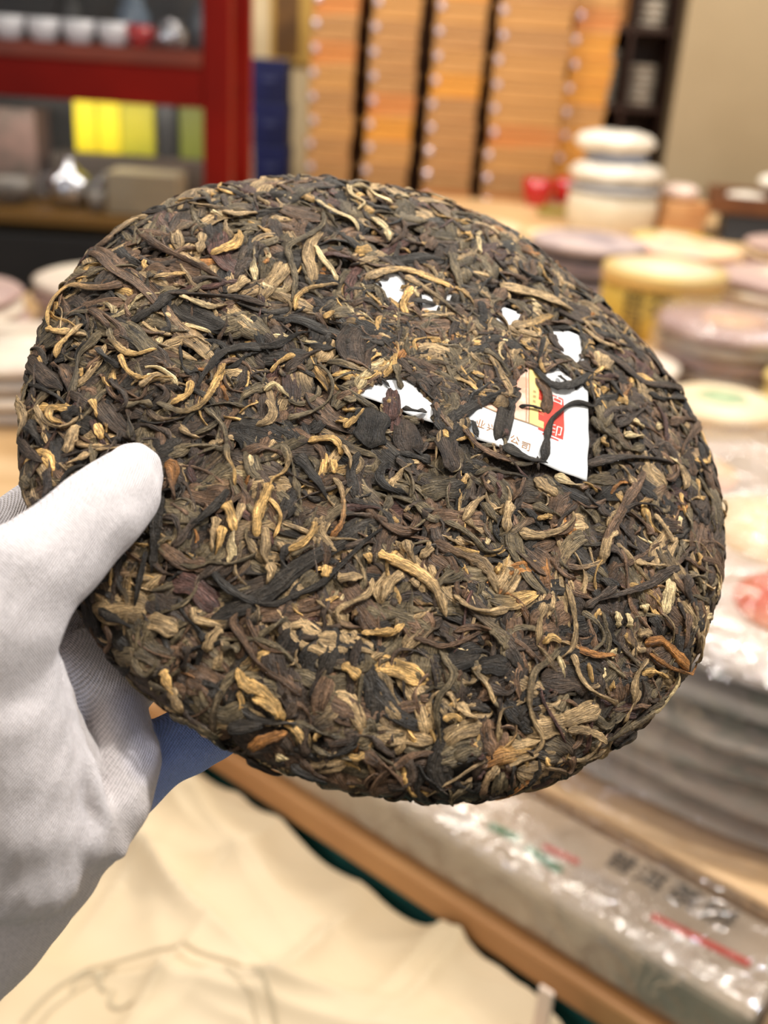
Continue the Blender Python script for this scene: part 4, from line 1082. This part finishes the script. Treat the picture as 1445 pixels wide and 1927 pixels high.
while i < NF:
    s = SR * math.sqrt((i + g.uniform()) / NF); th = i * golden + g.uniform(-.2, .2); x, y = s * math.cos(th), s * math.sin(th); i += 1
    a = g.uniform(0, 2 * math.pi)
    if s > .090: a = th + math.pi / 2 + g.normal() * .5 + (math.pi if g.uniform() < .5 else 0)
    kd = kindof(); 
    h0 = g.uniform(-.0007, .0005)
    if kd == 'flat': h0 = g.uniform(-.0008, .0002)
    if s > .098: h0 -= .0004
    P, w, L, lf = rnd_leaf(x, y, a, h0, kd)
    if inside(np.r_[P, P + w / 2, P - w / 2], TQp).any(): continue
    vis = (s < .092)
    (big if vis else fill).append((w * L * (1 + h0 * 600), lf))
# back of the cake, sparser
for i in range(900):
    s = g.uniform(.112, .195); th = g.uniform(0, 2 * math.pi)
    if g.uniform() > (SMAX - s) / .09: continue
    P, w, L, lf = rnd_leaf(s * math.cos(th), s * math.sin(th), th + math.pi / 2 + g.normal() * .6, g.uniform(-.0012, .0003), kindof()); fill.append((0, lf))
# dense cover over the ticket, leaving its windows free
tcx, tcy = TQp.mean(0); cnt = 0
for i in range(2600):
    u, v = g.uniform(-.03, 1.03), g.uniform(-.04, 1.04); x, y = tick(u, v)
    P, w, L, lf = rnd_leaf(x, y, g.uniform(0, 6.28), g.uniform(.0004, .0012), ['flat', 'roll', 'long', 'bit'][g.choice(4, p=[.14, .42, .10, .34])])
    R_, _ = resample(P, 12); T_ = np.gradient(R_, axis=0); T_ /= np.linalg.norm(T_, axis=1)[:, None]; Nn = np.c_[-T_[:, 1], T_[:, 0]] * w * .55
    if in_gap(np.r_[R_, R_ + Nn, R_ - Nn]): continue
    big.append((w * L * 1.2, lf)); cnt += 1
print('heroes', nh, 'filler', len(fill) + len(big), 'ticket', cnt)
big.sort(key=lambda q: -q[0]); nb = max(0, 296 - nh)
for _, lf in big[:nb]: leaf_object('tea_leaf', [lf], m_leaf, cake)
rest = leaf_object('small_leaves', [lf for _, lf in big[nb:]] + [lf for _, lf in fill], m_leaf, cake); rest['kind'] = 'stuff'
# ================================================================ THE GLOVED HAND
# joints: pixel, depth, radius (pixels at that depth)
def J(x, y, d, r): return (Vector(pxd(x, y, d)), r * d / F)
chains = {
 'thumb': [J(250, 892, .2470, 60), J(224, 926, .2410, 80), J(172, 980, .2310, 87), J(106, 1038, .2240, 98), J(40, 1085, .2180, 108), J(-10, 1170, .2160, 130), J(-60, 1290, .2190, 150), J(-110, 1450, .226, 170)],
 'thenar': [J(0, 1230, .2200, 110), J(-10, 1350, .2200, 135), J(10, 1480, .2240, 140), J(40, 1600, .2300, 135)],
 'web': [J(40, 1110, .2250, 80), J(40, 1130, .2450, 85), J(50, 1120, .2620, 85)],
 'index': [J(-130, 1420, .255, 120), J(-60, 1200, .262, 100), J(10, 1025, .268, 82), J(90, 960, .284, 66), J(260, 930, .294, 62), J(400, 900, .299, 56)],
 'middle': [J(-60, 1500, .258, 130), J(20, 1320, .264, 110), J(85, 1185, .268, 88), J(190, 1110, .279, 70), J(380, 1060, .288, 64), J(540, 1020, .293, 56)],
 'ring': [J(-20, 1580, .256, 140), J(80, 1440, .257, 112), J(160, 1330, .259, 92), J(250, 1260, .269, 72), J(400, 1200, .279, 62), J(540, 1150, .285, 54)],
 'little': [J(20, 1660, .250, 140), J(110, 1540, .250, 108), J(205, 1480, .2520, 88), J(300, 1420, .2560, 70), J(400, 1370, .2600, 62), J(510, 1310, .267, 54)],
 'heel': [J(118, 1560, .2380, 124), J(98, 1612, .2390, 104), J(28, 1695, .2410, 108), J(-60, 1785, .2430, 118), J(-260, 1930, .250, 168)],
 'wrist': [J(-110, 1450, .232, 165), J(-180, 1650, .240, 180), J(-280, 1800, .250, 180), J(-520, 2000, .262, 185)],
 'wrist2': [J(-80, 1600, .258, 150), J(-200, 1760, .262, 170), J(-480, 1990, .270, 185)],
 'fold1': [J(95, 1225, .2330, 18), J(125, 1330, .2300, 20), J(155, 1430, .2270, 20), J(188, 1510, .2275, 18), J(222, 1600, .2330, 20)],
 'fold2': [J(168, 1240, .2590, 60), J(215, 1340, .2500, 66), J(238, 1430, .2420, 64), J(228, 1510, .2370, 58), J(180, 1600, .2350, 46)],
 'palm_swell': [J(60, 1290, .2350, 66), J(90, 1400, .2330, 80), J(110, 1500, .2330, 84), J(152, 1572, .2325, 74)],
 'thumb_roll': [J(-30, 1262, .2085, 46), J(40, 1240, .2130, 34)], 'web_fold': [J(60, 1255, .2230, 26), J(92, 1340, .2200, 30), J(122, 1420, .2215, 22)],
 'crease1': [J(120, 1070, .2235, 42), J(153, 1080, .2260, 26)], 'crease2': [J(60, 1150, .2160, 56), J(106, 1138, .2190, 33)],
}
def capsule(bm, a, ra, b, rb, n=18):
    d = b - a; L = d.length; q = d.to_track_quat('Z', 'Y').to_matrix().to_4x4()
    prof = [(-math.pi / 2 + math.pi / 2 * i / 5, 0) for i in range(5)] + [(0, 0), (0, 1)] + [(math.pi / 2 * i / 5, 1) for i in range(1, 6)]
    rings = []
    for al, e in prof:
        r = rb if e else ra; z = (L if e else 0) + r * math.sin(al); rr = r * math.cos(al)
        if rr < 1e-6 or abs(abs(al) - math.pi / 2) < 1e-6: rings.append([bm.verts.new(a + q @ Vector((0, 0, z)))]); continue
        rings.append([bm.verts.new(a + q @ Vector((rr * math.cos(t), rr * math.sin(t), z))) for t in [2 * math.pi * i / n for i in range(n)]])
    for A, B in zip(rings, rings[1:]):
        for i in range(n):
            j = (i + 1) % n
            if len(A) == 1: bm.faces.new((A[0], B[j], B[i]))
            elif len(B) == 1: bm.faces.new((A[i], A[j], B[0]))
            else: bm.faces.new((A[i], A[j], B[j], B[i]))
def hand_bm(bm):
    for ch in chains.values():
        for (a, ra), (b, rb) in zip(ch, ch[1:]): capsule(bm, a, ra, b, rb)
me = bmesh_of(hand_bm)
tmp = bpy.data.objects.new('tmp_hand', me); COL.objects.link(tmp)
r_ = tmp.modifiers.new('r', 'REMESH'); r_.mode = 'VOXEL'; r_.voxel_size = .00085; r_.use_smooth_shade = True
s_ = tmp.modifiers.new('s', 'SMOOTH'); s_.factor = .5; s_.iterations = 14
dg = bpy.context.evaluated_depsgraph_get(); hm = bpy.data.meshes.new_from_object(tmp.evaluated_get(dg)); bpy.data.objects.remove(tmp)
n = len(hm.vertices); co = np.empty(n * 3, np.float32); hm.vertices.foreach_get('co', co); co = co.reshape(-1, 3).astype(float)
nr = np.empty(n * 3, np.float32); hm.vertices.foreach_get('normal', nr); nr = nr.reshape(-1, 3).astype(float)
# keep the glove off the cake: push vertices out of the cake's volume
Lc = co - cc; lx, ly, lz = Lc @ ex, Lc @ ey, Lc @ nn
rad = np.hypot(lx, ly); m = Rmod(np.arctan2(ly, lx)); rr = rad / m
k = int(np.argmax(PRr)); zt = np.interp(rr, PRr[:k + 1], PRz[:k + 1]) + .0008; zb = np.interp(rr, PRr[k:][::-1], PRz[k:][::-1]) - .0008
ins = (rr < PRr[k] - .0004) & (lz < zt) & (lz > zb)
up = ins & (lz > (zt + zb) / 2 + .001 * 0) ; dn = ins & ~up
co[up] += nn * (zt - lz)[up][:, None]; co[dn] += nn * (zb - lz)[dn][:, None]
# soft wrinkles of loose cloth
q = co - np.array(pxd(80, 1300, .24))
U_ = q @ (CR * .72 + CU * .69) * 1000; V_ = q @ (CR * .69 - CU * .72) * 1000; D_ = q @ CF * 1000
wr = .00028 * np.sin(V_ * .42 + 1.6 * np.sin(U_ * .11 + D_ * .1)) * np.sin(U_ * .16 + .8) + .00022 * np.sin(U_ * .35 + 2 * np.sin(V_ * .13)) + .00010 * np.sin(V_ * 1.3 + U_ * .4 + 2 * np.sin(D_ * .3))
co += nr * wr[:, None]
hm.vertices.foreach_set('co', co.astype(np.float32).ravel()); hm.update()
kn = np.c_[V_ + .55 * D_, U_ + .4 * D_, D_]
a_ = hm.attributes.new('knit', 'FLOAT_VECTOR', 'POINT'); a_.data.foreach_set('vector', kn.astype(np.float32).ravel())
# blue tint coloured onto the little finger and the outer edge of the palm
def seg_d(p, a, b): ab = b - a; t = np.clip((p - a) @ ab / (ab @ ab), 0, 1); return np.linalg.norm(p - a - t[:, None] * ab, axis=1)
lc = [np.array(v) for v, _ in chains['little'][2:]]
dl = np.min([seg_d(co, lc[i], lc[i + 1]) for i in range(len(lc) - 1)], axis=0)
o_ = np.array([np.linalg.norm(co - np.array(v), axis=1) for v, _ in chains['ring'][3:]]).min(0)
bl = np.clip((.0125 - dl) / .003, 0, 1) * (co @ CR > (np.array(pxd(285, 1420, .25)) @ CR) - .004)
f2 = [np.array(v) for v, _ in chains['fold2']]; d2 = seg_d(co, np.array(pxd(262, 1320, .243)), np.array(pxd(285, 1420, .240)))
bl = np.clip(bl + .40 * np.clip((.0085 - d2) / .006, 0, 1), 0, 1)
a_ = hm.attributes.new('blue_tint', 'FLOAT', 'POINT'); a_.data.foreach_set('value', bl.astype(np.float32))
hm.materials.clear()
G_ = NT('white_knit_cotton'); b_ = G_.b; b_.inputs['Roughness'].default_value = .95; b_.inputs['Specular IOR Level'].default_value = .15
b_.inputs['Sheen Weight'].default_value = .25; b_.inputs['Sheen Roughness'].default_value = .6
ak = G_.n('Attribute', attribute_name='knit'); ad_ = G_.n('Attribute', attribute_name='blue_tint')
w1 = G_.n('TexWave', wave_type='BANDS', bands_direction='X'); w1.inputs['Scale'].default_value = .50; w1.inputs['Distortion'].default_value = .6; w1.inputs['Detail'].default_value = 1; w1.inputs['Detail Scale'].default_value = .5
w2 = G_.n('TexWave', wave_type='BANDS', bands_direction='Y'); w2.inputs['Scale'].default_value = .62; w2.inputs['Distortion'].default_value = 1.2; w2.inputs['Detail'].default_value = 1
nz = G_.n('TexNoise'); nz.inputs['Scale'].default_value = .9; nz.inputs['Detail'].default_value = 5
for w_ in (w1, w2, nz): G_.l(ak.outputs['Vector'], w_.inputs['Vector'])
m1 = G_.n('Math', operation='MULTIPLY_ADD'); G_.l(w1.outputs['Fac'], m1.inputs[0]); m1.inputs[1].default_value = .62; 
m2 = G_.n('Math', operation='MULTIPLY_ADD'); G_.l(w2.outputs['Fac'], m2.inputs[0]); m2.inputs[1].default_value = .32; G_.l(nz.outputs['Fac'], m2.inputs[2]); G_.l(m2.outputs[0], m1.inputs[2])
bp = G_.n('Bump'); bp.inputs['Strength'].default_value = 1; bp.inputs['Distance'].default_value = .0004; G_.l(m1.outputs[0], bp.inputs['Height']); G_.l(bp.outputs[0], b_.inputs['Normal'])
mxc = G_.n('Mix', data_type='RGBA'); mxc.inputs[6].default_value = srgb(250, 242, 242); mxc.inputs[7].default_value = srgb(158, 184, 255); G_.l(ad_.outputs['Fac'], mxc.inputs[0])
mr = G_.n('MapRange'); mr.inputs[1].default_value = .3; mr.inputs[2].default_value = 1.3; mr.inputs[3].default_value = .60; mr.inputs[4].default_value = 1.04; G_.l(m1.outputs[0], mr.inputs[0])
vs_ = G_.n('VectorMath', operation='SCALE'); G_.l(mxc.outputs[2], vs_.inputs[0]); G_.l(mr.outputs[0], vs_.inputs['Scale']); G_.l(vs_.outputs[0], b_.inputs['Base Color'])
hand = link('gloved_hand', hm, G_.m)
for p in hm.polygons[:1]: pass
hm.polygons.foreach_set('use_smooth', np.ones(len(hm.polygons), bool))
put(hand, 'left hand in a white knitted cotton glove pinching the dark tea cake', 'person')
# lint: short cotton fibres standing off the glove
g = np.random.default_rng(4); NFZ = 5200
idx = g.choice(n, NFZ); base = co[idx]; nrm = nr[idx]
tan = np.cross(nrm, g.normal(size=(NFZ, 3))); tan /= np.linalg.norm(tan, axis=1)[:, None] + 1e-9
Lf = g.uniform(.0006, .0019, NFZ)[:, None]; wd_ = .000012
Vf = []
for t in (0, .5, 1):
    p = base + nrm * Lf * (.8 * t - .35 * t * t) + tan * Lf * t * .8
    side = np.cross(nrm, tan) * wd_ * (1.2 - t)
    Vf.append(p - side); Vf.append(p + side)
Vf = np.stack(Vf, 1).reshape(-1, 3); b0 = np.arange(NFZ)[:, None] * 6
Qf = np.concatenate([b0 + np.array([[0, 1, 3, 2]]), b0 + np.array([[2, 3, 5, 4]])])
lint = link('lint_fibres', fast_mesh('lint_fibres', Vf, Qf), mat('cotton_lint', srgb(244, 238, 238), .9), hand); lint['kind'] = 'stuff'
